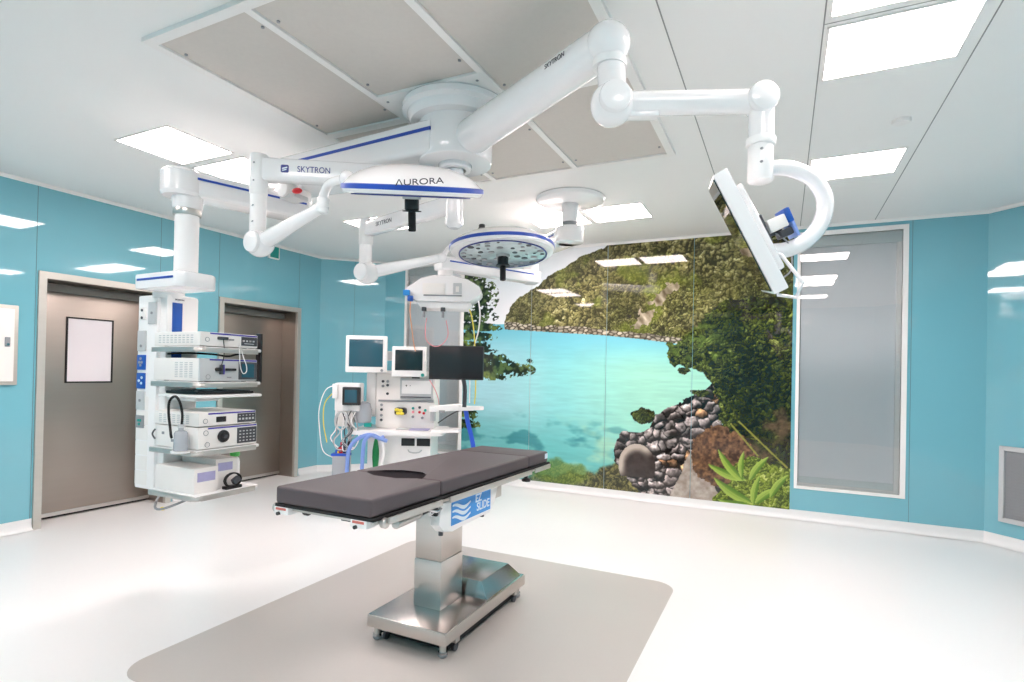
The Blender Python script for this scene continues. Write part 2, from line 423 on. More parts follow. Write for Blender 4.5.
# ------------------------------------------------------------------ the printed glass mural (four glass panels)
NXM, NZM = 620, 456
MX0, MX1, MZ0, MZ1 = -3.87, .085, .095, 3.0
def paint():
    xs = np.linspace(MX0, MX1, NXM); zs = np.linspace(MZ0, MZ1, NZM)
    X, Z = np.meshgrid(xs, zs)
    rng = np.random.RandomState(11)
    def vnoise(x, y, seed):
        r = np.random.RandomState(seed); T = r.rand(256, 256)
        xi = np.floor(x).astype(int); yi = np.floor(y).astype(int); fx = x-xi; fy = y-yi
        fx = fx*fx*(3-2*fx); fy = fy*fy*(3-2*fy)
        g = lambda i, j: T[i % 256, j % 256]
        return (g(xi, yi)*(1-fx)+g(xi+1, yi)*fx)*(1-fy)+(g(xi, yi+1)*(1-fx)+g(xi+1, yi+1)*fx)*fy
    def fbm(x, y, seed, o=4):
        v = 0; a = .5; t = 0
        for k in range(o): v = v+a*vnoise(x*2**k+13*k, y*2**k+7*k, seed+k); t += a; a *= .5
        return v/t
    def cells(x, y, seed, jit=.9):
        r = np.random.RandomState(seed); A = r.rand(128, 128, 3)
        xi = np.floor(x).astype(int); yi = np.floor(y).astype(int)
        d1 = np.full(x.shape, 9.); d2 = d1.copy(); cx = d1.copy(); cy = d1.copy(); cid = np.zeros(x.shape)
        for i in (-1, 0, 1):
            for j in (-1, 0, 1):
                a = A[(xi+i) % 128, (yj := (yi+j)) % 128]
                px = xi+i+.5+(a[..., 0]-.5)*jit; py = yj+.5+(a[..., 1]-.5)*jit
                d = np.hypot(x-px, y-py); m = d < d1
                d2 = np.where(m, d1, np.minimum(d2, d)); d1 = np.where(m, d, d1)
                cx = np.where(m, x-px, cx); cy = np.where(m, y-py, cy); cid = np.where(m, a[..., 2], cid)
        return d1, d2, cx, cy, cid
    def inside(poly, x, y):
        r = np.zeros(x.shape, bool); n = len(poly)
        for i in range(n):
            x0, y0 = poly[i]; x1, y1 = poly[(i+1) % n]
            c = ((y0 > y) != (y1 > y)); 
            with np.errstate(divide='ignore', invalid='ignore'):
                xx = (x1-x0)*(y-y0)/((y1-y0) if y1 != y0 else 1e-9)+x0
            r ^= (c & (x < xx))
        return r
    S = lambda r, g, b: np.array([r, g, b])/255.
    def mix(a, b, t): t = np.clip(t, 0, 1)[..., None]; return a*(1-t)+b*t
    sm = lambda a, b, v: (lambda t: t*t*(3-2*t))(np.clip((v-a)/(b-a), 0, 1))
    wob = lambda amp, f, s: (amp*(fbm(X*f, Z*f, s)-.5)*2, amp*(fbm(X*f+50, Z*f+9, s+20)-.5)*2)
    # sky
    C = np.ones(X.shape+(3,))*S(246, 248, 251)
    C = mix(C, S(214, 232, 240), sm(2.1, 3.0, Z)*sm(.2, .8, fbm(X*1.2, Z*1.6, 3))*sm(-2.2, -3.2, -X*-1)*.9)
    # sea
    hor = 2.075+(X+3.2)*-.03
    t = np.clip((hor-Z)/1.9, 0, 1)
    sea = mix(np.ones_like(C)*S(120, 200, 218), S(150, 226, 224), sm(0, .35, t))
    right = sm(-2.6, -1.3, X)
    sea = mix(sea, S(176, 236, 210), right*sm(.06, .3, t)*.9)
    sea = mix(sea, S(178, 222, 232), (1-sm(-3.5, -2.3, X))*sm(.0, .25, t)*.8)
    deep = sm(.5, .85, t+.12*(fbm(X*1.5, Z*2.5, 5)-.5)-.10*right)
    sea = mix(sea, S(96, 188, 186), deep*.75)
    p = fbm(X*2.3+3, Z*5+1, 31); p2 = fbm(X*6, Z*14, 41)
    sea = mix(sea, S(52, 132, 140), sm(.52, .66, p+.12*(p2-.5))*sm(.5, .72, t)*(1-.3*right)*.75)
    sea = mix(sea, S(186, 230, 196), sm(.58, .75, fbm(X*2.1+9, Z*4+4, 77))*sm(.55, .7, t)*.65)
    rip = fbm(X*5, Z*42, 51, 3)-.5
    sea = sea*(1+.09*rip[..., None]*sm(.0, .3, t)[..., None])
    sea = mix(sea, S(110, 170, 140), sm(.88, 1.0, t)*.6*sm(-3.0, -2.6, X))
    C = np.where((Z < hor)[..., None], sea, C)
    # tree-crown texture used for the hill and the near trees
    def crowns(f, seed, dark, mid, high, tilt=(.5, .8), fy=1.15):
        wx, wy = wob(.10, 9, seed); w2x, w2y = wob(.03, 28, seed+40); wx = wx+w2x; wy = wy+w2y
        d1, d2, cx, cy, cid = cells((X+wx)*f, (Z+wy)*f*fy, seed)
        e = d2-d1; lam = np.clip(.45+(cx*-tilt[0]+cy*tilt[1])*1.1, 0, 1)
        fine = fbm(X*f*6, Z*f*6, seed+3, 3)
        v = (.55*lam+.45*fbm(X*f*1.7+5, Z*f*1.9, seed+9, 3))*(.25+1.25*fine)*sm(-.08, .35, e)+.22*(cid-.5)+.30*(fbm(X*f*.35, Z*f*.5, seed+12, 3)-.5)
        v = np.clip(v, 0, 1.2)
        c = mix(np.ones_like(C)*dark, mid, sm(.05, .5, v)); return mix(c, high, sm(.48, 1.0, v)), cid, v
    hill, cid, v = crowns(12, 101, S(44, 44, 24), S(136, 130, 76), S(236, 230, 178))
    hill2, cid2, v2 = crowns(21, 151, S(34, 34, 20), S(118, 118, 60), S(228, 222, 160))
    k = sm(.4, .6, fbm(X*1.7, Z*1.7, 61)); hill = mix(hill, hill2, k*.8)
    hill = hill*(.78+.5*fbm(X*1.3+2, Z*1.8, 66)[..., None])
    hill = mix(hill, S(126, 146, 40), sm(.6, .72, fbm(X*3, Z*3, 71))*.4)
    hill = mix(hill, S(150, 142, 122), (1-sm(-3.0, -1.4, X))*.22)
    hill = mix(hill, hill*S(160, 170, 120), sm(-1.0, 0, X)*.45)
    HILL = [(-3.27, 2.03), (-3.252, 2.1), (-3.239, 2.17), (-3.156, 2.31), (-3.016, 2.421), (-2.837, 2.515), (-2.662, 2.645), (-2.504, 2.735), (-2.31, 2.834), (-2.12, 2.92), (-1.934, 2.97), (-1.75, 3.06), (.3, 3.2), (.3, 1.5), (-.62, 1.798), (-1.132, 1.845), (-1.495, 1.894), (-1.975, 1.946), (-2.488, 1.978), (-2.895, 2.009)]
    wx, wy = wob(.045, 9, 81)
    mh = inside(HILL, X+wx, Z+wy*.8)
    C = np.where(mh[..., None], hill, C)
    # pale cliff and shore rocks at the foot of the hill
    cl = inside([(-1.62, 2.02), (-1.42, 2.0), (-1.18, 2.36), (-1.05, 2.44), (-1.05, 2.5), (-1.22, 2.46), (-1.5, 2.2)], X+wx*2.2, Z+wy*2.2) & (fbm(X*9, Z*9, 89, 3) < .58)
    C = np.where(cl[..., None], mix(np.ones_like(C)*S(96, 84, 62), S(222, 208, 184), fbm(X*16+Z*9, Z*10, 88)*1.5-.3), C)
    yl = np.interp(X, [-3.3, -2.895, -2.488, -1.975, -1.495, -1.132, -.62], [2.03, 2.005, 1.975, 1.942, 1.89, 1.84, 1.8])
    d1, d2, cx, cy, cid = cells(X*16, Z*26, 201)
    sh = (Z > yl-.02) & (Z < yl+.02+.07*fbm(X*5, Z*0, 91)) & (X < -.7) & (X > -3.25)
    rk = mix(np.ones_like(C)*S(70, 62, 50), S(214, 202, 180), sm(.0, .45, d2-d1)*(.4+.8*cid))
    C = np.where(sh[..., None], rk, C)
    # lower bank: olive undergrowth along the bottom
    under, _, _ = crowns(15, 251, S(52, 50, 34), S(122, 112, 62), S(186, 172, 104))
    wx, wy = wob(.09, 6, 95)
    top = np.interp(X, [-3.0, -2.75, -2.5, -2.2, -2.0, -1.75, -1.4, .1], [.08, .2, .2, .3, .28, .42, .5, .6])
    fade = sm(-.02, .05, top+wy-Z)*(X > -2.95)
    C = mix(C, mix(under, S(96, 140, 112), (1-sm(-2.6, -1.8, X))*.45), fade*.95)
    C = mix(C, mix(under, S(110, 160, 30), np.ones_like(X)*.5), sm(.3, .2, np.hypot((X+2.45)/.42, (Z-.22+wy)/.16)*.28)*.7)
    # rock pile
    ROCK = [(-1.75, .62), (-1.68, .80), (-1.473, .79), (-1.35, .83), (-1.30, 1.0), (-1.119, 1.12), (-.96, 1.2), (-.80, 1.3), (-.696, 1.42), (-.58, 1.2), (-.56, .873), (-.45, .718), (-.40, .454), (-.36, .145), (-.45, .0), (-1.3, .0), (-1.55, .15), (-1.763, .5)]
    wx, wy = wob(.05, 8, 301)
    mr = inside(ROCK, X+wx, Z+wy)
    a_, b__ = wob(.05, 13, 371); g1, g2, cx, cy, cid = cells((X+wx*.5+a_)*8.2+.5*Z, (Z+wy*.5+b__)*10.5, 317, 1.1)
    lam = np.clip(.55+(-cx*.5+cy*.9)*1.2, 0.05, 1); fine = fbm(X*30, Z*30, 323, 3)
    warm = (cid > .86)[..., None]
    base = np.where(warm, S(200, 152, 112), S(196, 182, 178))
    rock = base*(.16+1.05*lam**1.3*(.35+1.2*fine))[..., None]*(.25+.75*sm(.02, .22, g2-g1))[..., None]
    rock = np.clip(rock*(.8+.4*cid[..., None]), 0, 1)
    C = np.where(mr[..., None], rock, C)
    # pale gravel at the foot
    gv = inside([(-1.0, .35), (-.9, .6), (-.82, .5), (-.6, .15), (-.5, .0), (-1.2, .0)], X+wx, Z+wy)
    C = np.where(gv[..., None], mix(np.ones_like(C)*S(140, 124, 112), S(214, 204, 192), fbm(X*22, Z*22, 333)), C)
    # smooth round boulder
    bx, bz = (X+1.50)/.215, (Z-.40)/.255
    rr = np.hypot(bx, bz); mbd = (rr < 1) & (Z > .27)
    bl = mix(np.ones_like(C)*S(54, 44, 42), S(204, 190, 176), sm(.50, .92, rr)*sm(-.2, .55, bz-bx*.7)+.22*fbm(X*18, Z*18, 343)-.04)
    C = np.where(mbd[..., None], bl, C)
    # dark coastal trees on the right
    tree, _, v = crowns(17, 401, S(26, 30, 14), S(84, 94, 36), S(182, 194, 88))
    dk = sm(.38, .62, fbm(X*2.2+4, Z*2.0, 407)+.35*sm(-.7, -.1, X)*sm(1.9, 1.4, Z)-.18-.2*sm(-.5, -.9, X))
    tree = mix(tree, S(120, 146, 52)*np.ones_like(C), sm(.45, .62, fbm(X*16, Z*20, 409, 3))*sm(-.35, -.8, X)*sm(1.5, 1.7, Z)*.5)
    tree = mix(tree, tree*S(150, 155, 140)*1.0, dk*.95)
    tree = mix(tree, S(112, 86, 62)*np.ones_like(C)*(.5+fbm(X*30, Z*30, 411)[..., None]), sm(.55, .7, fbm(X*3.2+8, Z*3.2, 413))*sm(1.5, .95, Z)*.75)
    TREE = [(-1.21, 1.7), (-1.14, 1.8), (-.979, 1.87), (-.874, 1.99), (-.832, 2.06), (-.678, 2.2), (-.475, 2.3), (-.229, 2.32), (.241, 2.2), (.3, .35), (-.104, .42), (-.348, .58), (-.45, .74), (-.60, .871), (-.63, 1.197), (-.72, 1.436), (-.80, 1.50), (-.931, 1.55), (-1.0, 1.60), (-1.12, 1.6)]
    wx, wy = wob(.07, 11, 421)
    mt = inside(TREE, X+wx, Z+wy)
    C = np.where(mt[..., None], tree, C)
    for cxx, czz, r1, r2 in ((-1.0, 1.52, .09, .045), (-.83, 1.27, .11, .035), (-1.43, .985, .15, .09)):
        e = np.hypot((X-cxx+wx)/r1, (Z-czz+wy*.6)/r2) < 1
        C = np.where(e[..., None], tree*.85+.04, C)
    # dry brown bush
    BUSH = [(-.9, .66), (-.78, .88), (-.605, .95), (-.401, .84), (-.22, .62), (-.25, .35), (-.5, .25), (-.8, .30), (-.9, .46)]
    wx, wy = wob(.07, 14, 431); mbu = inside(BUSH, X+wx, Z+wy)
    br = mix(np.ones_like(C)*S(62, 42, 32), S(176, 128, 84), fbm(X*34, Z*34, 433, 4)*1.5-.35)
    C = np.where(mbu[..., None], br, C)
    # bright ferns and broad leaves in the corner
    FERN = [(-.5, .30), (-.43, .52), (-.3, .62), (-.1, .56), (.15, .46), (.2, 0), (-.62, 0), (-.66, .12)]
    wx, wy = wob(.06, 10, 441); mf = inside(FERN, X+wx, Z+wy)
    fern, _, _ = crowns(19, 443, S(58, 74, 20), S(142, 162, 52), S(222, 226, 130))
    C = np.where(mf[..., None], fern, C)
    def leaf(x0, z0, x1, z1, w, col, edge):
        nonlocal C
        L = math.hypot(x1-x0, z1-z0); dx, dz = (x1-x0)/L, (z1-z0)/L
        s_ = ((X-x0)*dx+(Z-z0)*dz)/L; q = (X-x0)*-dz+(Z-z0)*dx - .06*L*np.sin(np.clip(s_, 0, 1)*PI)
        ww = w*np.sin(np.clip(s_, 0, 1)**.8*PI)**.7
        m_ = (s_ > 0) & (s_ < 1) & (np.abs(q) < ww)
        c = mix(np.ones_like(C)*edge, col, sm(0, 1, .5+q/(ww+1e-6)*.5)+.25*(np.abs(q) < .006))
        C = np.where(m_[..., None], c, C)
    g1_, g2_ = S(176, 200, 84), S(84, 124, 34)
    for L_ in ((-.34, .36, -.72, .49, .045), (-.36, .34, -.62, .66, .04), (-.28, .12, -.66, .35, .05), (-.26, .10, -.20, .42, .035), (-.38, .38, -.36, .66, .03), (-.30, .36, -.12, .62, .035), (-.24, .12, -.02, .3, .04), (-.3, .1, -.62, .12, .035), (-.1, .2, .07, .45, .035)):
        leaf(*L_, g1_, g2_)
    for x0, z0, x1, z1 in ((-.42, .98, .06, .52), (-.5, .95, -.22, .62)):
        L = math.hypot(x1-x0, z1-z0); dx, dz = (x1-x0)/L, (z1-z0)/L
        s_ = ((X-x0)*dx+(Z-z0)*dz); q = np.abs((X-x0)*-dz+(Z-z0)*dx)
        C = np.where(((s_ > 0) & (s_ < L) & (q < .008))[..., None], S(150, 148, 62), C)
    # overhanging branches at the left edge
    lf = fbm(X*34, Z*46, 501, 3); lf2 = fbm(X*10, Z*26, 507, 3)
    M_ = np.full(X.shape, -9.)
    for cx_, cz_, rx, rz in ((-3.86, 2.62, .36, .26), (-3.64, 2.46, .30, .25), (-3.80, 2.20, .46, .10), (-3.66, 2.05, .38, .06), (-3.80, 1.93, .44, .07), (-3.74, 1.77, .38, .11),
                             (-3.84, 1.62, .34, .14), (-3.55, 1.60, .38, .17), (-3.32, 1.50, .34, .14), (-3.52, 1.42, .42, .07), (-3.06, 1.50, .26, .09), (-3.9, 1.42, .3, .1), (-3.86, .90, .24, .09), (-3.8, .76, .22, .08), (-3.9, 2.9, .25, .12), (-2.88, 1.60, .05, .03)):
        M_ = np.maximum(M_, 1-np.hypot((X-cx_)/rx, (Z-cz_+.06*(X-cx_))/rz))
    ml = (M_+1.5*(lf-.5)+1.1*(lf2-.5)) > .06
    lc = mix(np.ones_like(C)*S(30, 44, 32), S(88, 112, 62), sm(.42, .7, fbm(X*18, Z*18, 511)))
    lc = mix(lc, S(150, 172, 70), sm(.6, .75, fbm(X*5, Z*7, 513))*.6)
    C = np.where((ml & (M_ > -.02))[..., None], lc, C)
    C = np.clip(C, 0, 1)
    return np.where(C <= .04045, C/12.92, ((C+.055)/1.055)**2.4)
PR = paint()*.93
seams_m = [MX0, -2.876, -1.892, -.906, MX1]
mural_labels = ['mural glass panel at the left, pine branches over open sea and white sky',
                'mural glass panel with the tip of the wooded headland and turquoise water',
                'mural glass panel with the forested hill above shallow bay and round boulder',
                'mural glass panel at the right with dark trees, rock pile and bright ferns']
dxm = (MX1-MX0)/(NXM-1)
for i in range(4):
    i0 = int(round((seams_m[i]-MX0)/dxm)); i1 = int(round((seams_m[i+1]-MX0)/dxm)); 
    xs = np.linspace(seams_m[i]+(.0025 if i else 0), seams_m[i+1]-(.0025 if i < 3 else 0), i1-i0+1); zs = np.linspace(MZ0, MZ1, NZM)
    nx = len(xs); XX, ZZ = np.meshgrid(xs, zs); n = nx*NZM
    co = np.zeros((n+8, 3)); co[:n, 0] = XX.ravel(); co[:n, 1] = YB-.010; co[:n, 2] = ZZ.ravel()
    idx = np.arange(n).reshape(NZM, nx)
    q = np.stack([idx[:-1, :-1], idx[:-1, 1:], idx[1:, 1:], idx[1:, :-1]], -1).reshape(-1, 4)
    # thickness: back and edges as a box behind the printed face
    xa, xb = xs[0], xs[-1]; k = n
    co[n:] = [(xa, YB-.0101, MZ0), (xb, YB-.0101, MZ0), (xb, YB-.0101, MZ1), (xa, YB-.0101, MZ1), (xa, YB-.001, MZ0), (xb, YB-.001, MZ0), (xb, YB-.001, MZ1), (xa, YB-.001, MZ1)]
    co[n:n+4, 1] = YB-.0095
    faces = [tuple(int(v) for v in f) for f in q] + [(k+5, k+4, k+7, k+6), (k, k+4, k+5, k+1), (k+1, k+5, k+6, k+2), (k+2, k+6, k+7, k+3), (k+3, k+7, k+4, k)]
    me = bpy.data.meshes.new('mural_panel'); me.from_pydata(co.tolist(), [], faces)
    ca = me.color_attributes.new('print', 'FLOAT_COLOR', 'POINT')
    arr = np.ones((n+8, 4)); arr[:n, :3] = PR[:, i0:i0+nx].reshape(-1, 3)[:n]; arr[n:, :3] = .75
    ca.data.foreach_set('color', arr.ravel())
    me.materials.append(MATS['mural_print']); me.update()
    o = bpy.data.objects.new('mural_panel', me); COL.objects.link(o)
    me.transform(Matrix.Translation((-seams_m[i], -YB, -MZ0))); o.location = (seams_m[i], YB, MZ0)
    tag(o, mural_labels[i], 'wall mural')

# ------------------------------------------------------------------ ceiling lights
def make_light():
    t = thing('ceiling_light', '', 'ceiling light', (0, 0, HC))
    mb = MB(); a, b_, f = .29, .25, .012
    for lo, hi in (((-a, -b_), (a, -b_+f)), ((-a, b_-f), (a, b_)), ((-a, -b_), (-a+f, b_)), ((a-f, -b_), (a, b_))):
        mb.box2((lo[0], lo[1], HC-.006), (hi[0], hi[1], HC+.0), 'trim_white')
    p = mb.obj('frame', t); p.data.transform(Matrix.Translation((0, 0, 0)))
    mb = MB(); mb.box2((-a+f, -b_+f, HC-.004), (a-f, b_-f, HC-.001), 'light_panel'); mb.obj('diffuser', t)
    return t
lights = [((-3.93, 2.505), 'square ceiling light nearest the left wall, front one of the pair beside the blue-striped boom'),
 ((-3.93, 3.075), 'square ceiling light partly behind the white drop tube, rear one of the left pair'),
 ((-3.93, 4.745), 'ceiling light seen below the nearer lamp head, above the far steel door'),
 ((.445, 3.075), 'large bright ceiling light at the upper right of the picture'),
 ((.445, 2.505), 'ceiling light cut off by the top edge, just in front of the large bright one'),
 ((.445, 4.745), 'ceiling light behind the curved monitor arm at the right'),
 ((-1.465, 5.28), 'ceiling light to the right of the rear boom mount, above the mural'),
 ((-2.085, 5.28), 'ceiling light to the left of the rear boom mount, above the mural'),
 ((.445, .86), 'ceiling light above and to the right of the viewpoint, outside the picture'),
 ((-3.93, .86), 'ceiling light near the front of the left wall, outside the picture'),
 ((-1.465, .33), 'ceiling light above the front wall, right one of its pair, outside the picture'),
 ((-2.085, .33), 'ceiling light above the front wall, left one of its pair, outside the picture')]
proto = make_light()
for i, ((x, y), lab) in enumerate(lights):
    if i == 0: o = proto
    else:
        o = proto.copy(); COL.objects.link(o)
        for ch in proto.children:
            c = ch.copy(); COL.objects.link(c); c.parent = o
    o.location = (x, y, HC); tag(o, lab, 'ceiling light', 'square recessed ceiling lights')
proto.location = (*lights[0][0], HC)

# laminar-flow diffuser in the ceiling
t = thing('ceiling_air_diffuser', 'large grey gridded air diffuser field in the ceiling around the main boom mount', 'air diffuser', (-1.745, 2.8, HC))
x0, x1, y0, y1 = -2.79, -.70, 1.60, 4.0
gx = [x0, -2.115, -1.43, x1] ; gx[3] = x1
mb = MB(); fz = HC-.022
for a, b_ in ((x0, x0+.05), (x1-.05, x1), (-2.115-.02, -2.115+.02), (-1.43-.02, -1.43+.02)):
    mb.box2((a, y0+.05, fz), (b_, y1-.05, HC), 'trim_white')
for a, b_ in ((y0, y0+.05), (y1-.05, y1)): mb.box2((x0, a, fz), (x1, b_, HC), 'trim_white')
for xa, xb, ya in ((x0+.05, -2.135, 2.76), (-1.41, x1-.05, 2.79)): mb.box2((xa, ya, fz), (xb, ya+.06, HC), 'trim_white')
mb.obj('frame', t)
mb = MB(); mb.box2((-2.115, 2.49, fz-.003), (-1.43, 3.11, HC), 'trim_white', .003)
for (sx, sy) in ((-2.07, 2.55), (-1.48, 2.55), (-2.07, 3.05), (-1.48, 3.05), (-1.77, 2.52)):
    mb.cyl((sx, sy, fz-.006), (sx, sy, fz-.002), .008, 'mid_grey', seg=10)
mb.obj('mounting_plate', t)
for (xa, xb, ya, yb) in ((x0+.05, -2.135, y0+.05, 2.76), (x0+.05, -2.135, 2.82, y1-.05), (-2.095, -1.45, y0+.05, 2.49), (-2.095, -1.45, 3.11, y1-.05), (-1.41, x1-.05, y0+.05, 2.79), (-1.41, x1-.05, 2.85, y1-.05)):
    mb = MB(); mb.box2((xa, ya, HC-.010), (xb, yb, HC-.002), 'hepa')
    for sx in (xa+.03, xb-.03):
        for sy in (ya+.12, yb-.12): mb.cyl((sx, sy, HC-.016), (sx, sy, HC-.009), .008, 'mid_grey', seg=10)
    mb.obj('diffuser_panel', t)
# smoke sensor
mb = MB(); mb.lathe([(0, 0), (.045, 0), (.05, .008), (.05, .02), (0, .02)], (.62, 4.02, HC-.02), (0, 0, 1), 'trim_white')
solo(mb, 'smoke_sensor', 'tiny flat white disc sensor on the ceiling between the two right-hand lights', 'sensor', (.62, 4.02, HC))

# ------------------------------------------------------------------ wall fittings
t = thing('wall_panel_box', 'white wall cabinet with grey lock at the left picture edge', 'wall cabinet', (XL, 2.1, 1.26))
mb = MB(); mb.box2((XL, 1.79, 1.26), (XL+.03, 2.405, 1.93), 'door_frame', .006); mb.obj('cabinet_frame', t)
mb = MB(); mb.box2((XL+.02, 1.82, 1.29), (XL+.04, 2.375, 1.90), 'warm_white', .006); d = mb.obj('cabinet_door', t)
mb = MB(); mb.box2((XL+.036, 2.31, 1.58), (XL+.05, 2.345, 1.66), 'mid_grey', .004); mb.cyl((XL+.04, 2.328, 1.60), (XL+.056, 2.328, 1.60), .01, 'chrome', seg=12); mb.obj('lock', d)
t = thing('exit_sign', 'small green and white sign on the left wall under the ceiling', 'sign', (XL, 5.0, 2.86))
mb = MB(); mb.box2((XL, 4.93, 2.83), (XL+.03, 5.09, 3.0), 'trim_white', .004); mb.obj('sign_case', t)
mb = MB(); mb.box2((XL+.028, 4.945, 2.845), (XL+.033, 5.075, 2.985), 'teal_plastic'); mb.obj('sign_face', t)
# return-air grille on the right corner wall
dW = Vector((-1, 1, 0)).normalized(); nW = Vector((-1, -1, 0)).normalized()
c0 = Vector((1.935, 6.19, .555)); 
c0 = Vector(pts['br']).to_3d()+(-dW)*(.355)
# wall line from rb to br
A = Vector((*pts['rb'], 0)); B_ = Vector((*pts['br'], 0)); dW = (B_-A).normalized(); nW = Vector((-dW.y, dW.x, 0))
c0 = B_-dW*.42+Vector((0, 0, .555))
t = thing('return_air_grille', 'grey framed air return grille low on the right corner wall', 'grille', c0+nW*.001)
RG = rotto(dW, nW, (0, 0, 1))
mb = MB(); w_, h_ = .28, .335
for cx, cz, sx, sz in ((-w_, 0, .04, 2*h_), (w_, 0, .04, 2*h_), (0, -h_+.02, 2*w_, .04), (0, h_-.02, 2*w_, .04)):
    mb.box(c0+dW*cx+Vector((0, 0, cz))+nW*.012, (sx, .024, sz), 'light_grey', .004, R=RG)
mb.obj('grille_frame', t)
mb = MB(); mb.box(c0+nW*.004, (2*w_-.03, .006, 2*h_-.06), 'mid_grey', R=RG)
for k in range(22): mb.box(c0+nW*.010+Vector((0, 0, -h_+.055+k*.0266)), (2*w_-.05, .008, .006), 'mid_grey', R=RG)
mb.obj('louvre', t)

# ------------------------------------------------------------------ operating table
TX = -1.735
t = thing('operating_table', 'stainless steel operating table with black pads standing on the grey floor area', 'operating table', (TX, 2.8, 0))
mb = MB(); mb.box2((-1.985, 2.365, .075), (-1.487, 3.315, .14), 'steel', .006)
mb.box2((-1.98, 2.37, .134), (-1.492, 3.31, .142), 'steel_top', .003)
base = mb.obj('base', t)
mb = MB(); mb.box2((-1.95, 2.44, .022), (-1.52, 3.25, .078), 'black_rubber'); mb.obj('undercarriage', base)
for x in (-1.945, -1.527):
    for y in (2.405, 3.275):
        mb = MB(); mb.cyl((x, y, .076), (x, y, .03), .018, 'steel_rail', seg=16); mb.cyl((x, y, .032), (x, y, .02), .024, 'chrome', seg=16)
        mb.lathe([(0, 0), (.018, 0), (.024, .008), (.024, .02), (0, .02)], (x, y, 0.002), (0, 0, 1), 'mid_grey', seg=16); mb.obj('foot', t)
for x, y in ((-1.508, 2.49), (-1.90, 2.425), (-1.508, 3.19)):
    mb = MB(); mb.cyl((x-.008, y, .024), (x+.008, y, .024), .022, 'dark_grey', seg=18); mb.box2((x-.018, y-.02, .05), (x+.018, y+.02, .078), 'steel_rail', .002)
    mb.obj('caster', t)
# rear motor cover with sloped sides
mb = MB()
def frustum(mb, x0, x1, y0, y1, z0, z1, ins, mname, bev=.006):
    tmp = bmesh.new()
    a = [tmp.verts.new(p) for p in ((x0, y0, z0), (x1, y0, z0), (x1, y1, z0), (x0, y1, z0))]
    i0, i1, i2, i3 = ins
    b_ = [tmp.verts.new(p) for p in ((x0+i0, y0+i2, z1), (x1-i1, y0+i2, z1), (x1-i1, y1-i3, z1), (x0+i0, y1-i3, z1))]
    tmp.faces.new(a[::-1]); tmp.faces.new(b_)
    for k in range(4): tmp.faces.new([a[k], a[(k+1) % 4], b_[(k+1) % 4], b_[k]])
    bmesh.ops.bevel(tmp, geom=tmp.edges[:], offset=bev, segments=2, profile=.6, affect='EDGES'); mb._merge(tmp, Matrix.Identity(4), mname)
frustum(mb, -1.95, -1.505, 2.83, 3.29, .14, .235, (.05, .05, .02, .09), 'steel_top'); mb.obj('motor_cover', t)
mb = MB(); mb.box2((-1.838, 2.58, .14), (-1.662, 2.81, .405), 'steel', .004); mb.obj('column_lower', t)
mb = MB(); mb.box2((-1.835, 2.583, .405), (-1.665, 2.807, .74), 'steel', .004); mb.obj('column_upper', t)
# saddle and undercarriage of the top
mb = MB(); mb.box2((-1.92, 2.42, .70), (-1.52, 3.02, .79), 'steel_rail', .01); mb.box2((-1.80, 1.95, .76), (-1.66, 3.5, .80), 'dark_grey', .004)
mb.obj('saddle', t)
# pad line drops slightly toward the far end
def pz(y): return .855-(y-1.76)*.0125
def seg_box(mb, x0, x1, ya, yb, lo, hi, mname, bev):
    tmp = bmesh.new()
    a = [tmp.verts.new((x, ya, pz(ya)+z)) for x, z in ((x0, lo), (x1, lo), (x1, hi), (x0, hi))]
    b_ = [tmp.verts.new((x, yb, pz(yb)+z)) for x, z in ((x0, lo), (x1, lo), (x1, hi), (x0, hi))]
    tmp.faces.new(a[::-1]); tmp.faces.new(b_)
    for k in range(4): tmp.faces.new([a[k], a[(k+1) % 4], b_[(k+1) % 4], b_[k]])
    if bev: bmesh.ops.bevel(tmp, geom=tmp.edges[:], offset=bev, segments=3, profile=.6, affect='EDGES')
    mb._merge(tmp, Matrix.Identity(4), mname)
PX0, PX1 = TX-.268, TX+.268
mb = MB(); seg_box(mb, PX0-.008, PX1+.008, 1.765, 3.64, -.016, -.002, 'black_rubber', .003)
seg_box(mb, PX0+.0, PX1-.0, 1.79, 3.62, -.034, -.016, 'steel_rail', .004)
mb.obj('table_top', t)
# seat/torso pad with the cut-out
def pad_mesh(mb, ya, yb, hole=None):
    tmp = bmesh.new()
    out = [(PX0, ya), (PX1, ya), (PX1, yb), (PX0, yb)]
    if not hole:
        seg_box(mb, PX0, PX1, ya, yb, 0, .075, 'pad', .016); tmp.free(); return
    # outline + hole, triangulated
    def layer(z):
        return [tmp.verts.new((x, y, pz(y)+z)) for x, y in out], [tmp.verts.new((x, y, pz(y)+z)) for x, y in hole]
    o0, h0 = layer(0); o1, h1 = layer(.075)
    def cap(o, h, flip):
        eds = []
        for L in (o, h):
            for k in range(len(L)):
                e = tmp.edges.get([L[k], L[(k+1) % len(L)]]) or tmp.edges.new([L[k], L[(k+1) % len(L)]]); eds.append(e)
        bmesh.ops.triangle_fill(tmp, edges=eds, use_beauty=True)
    cap(o0, h0, True); cap(o1, h1, False)
    for L0, L1 in ((o0, o1), (h0, h1)):
        n = len(L0)
        for k in range(n): tmp.faces.new([L0[k], L0[(k+1) % n], L1[(k+1) % n], L1[k]])
    bmesh.ops.recalc_face_normals(tmp, faces=tmp.faces[:])
    es = [e for e in tmp.edges if len(e.link_faces) == 2 and e.calc_face_angle(0) > .6]
    bmesh.ops.bevel(tmp, geom=es, offset=.014, segments=3, profile=.6, affect='EDGES', clamp_overlap=True)
    mb._merge(tmp, Matrix.Identity(4), 'pad')
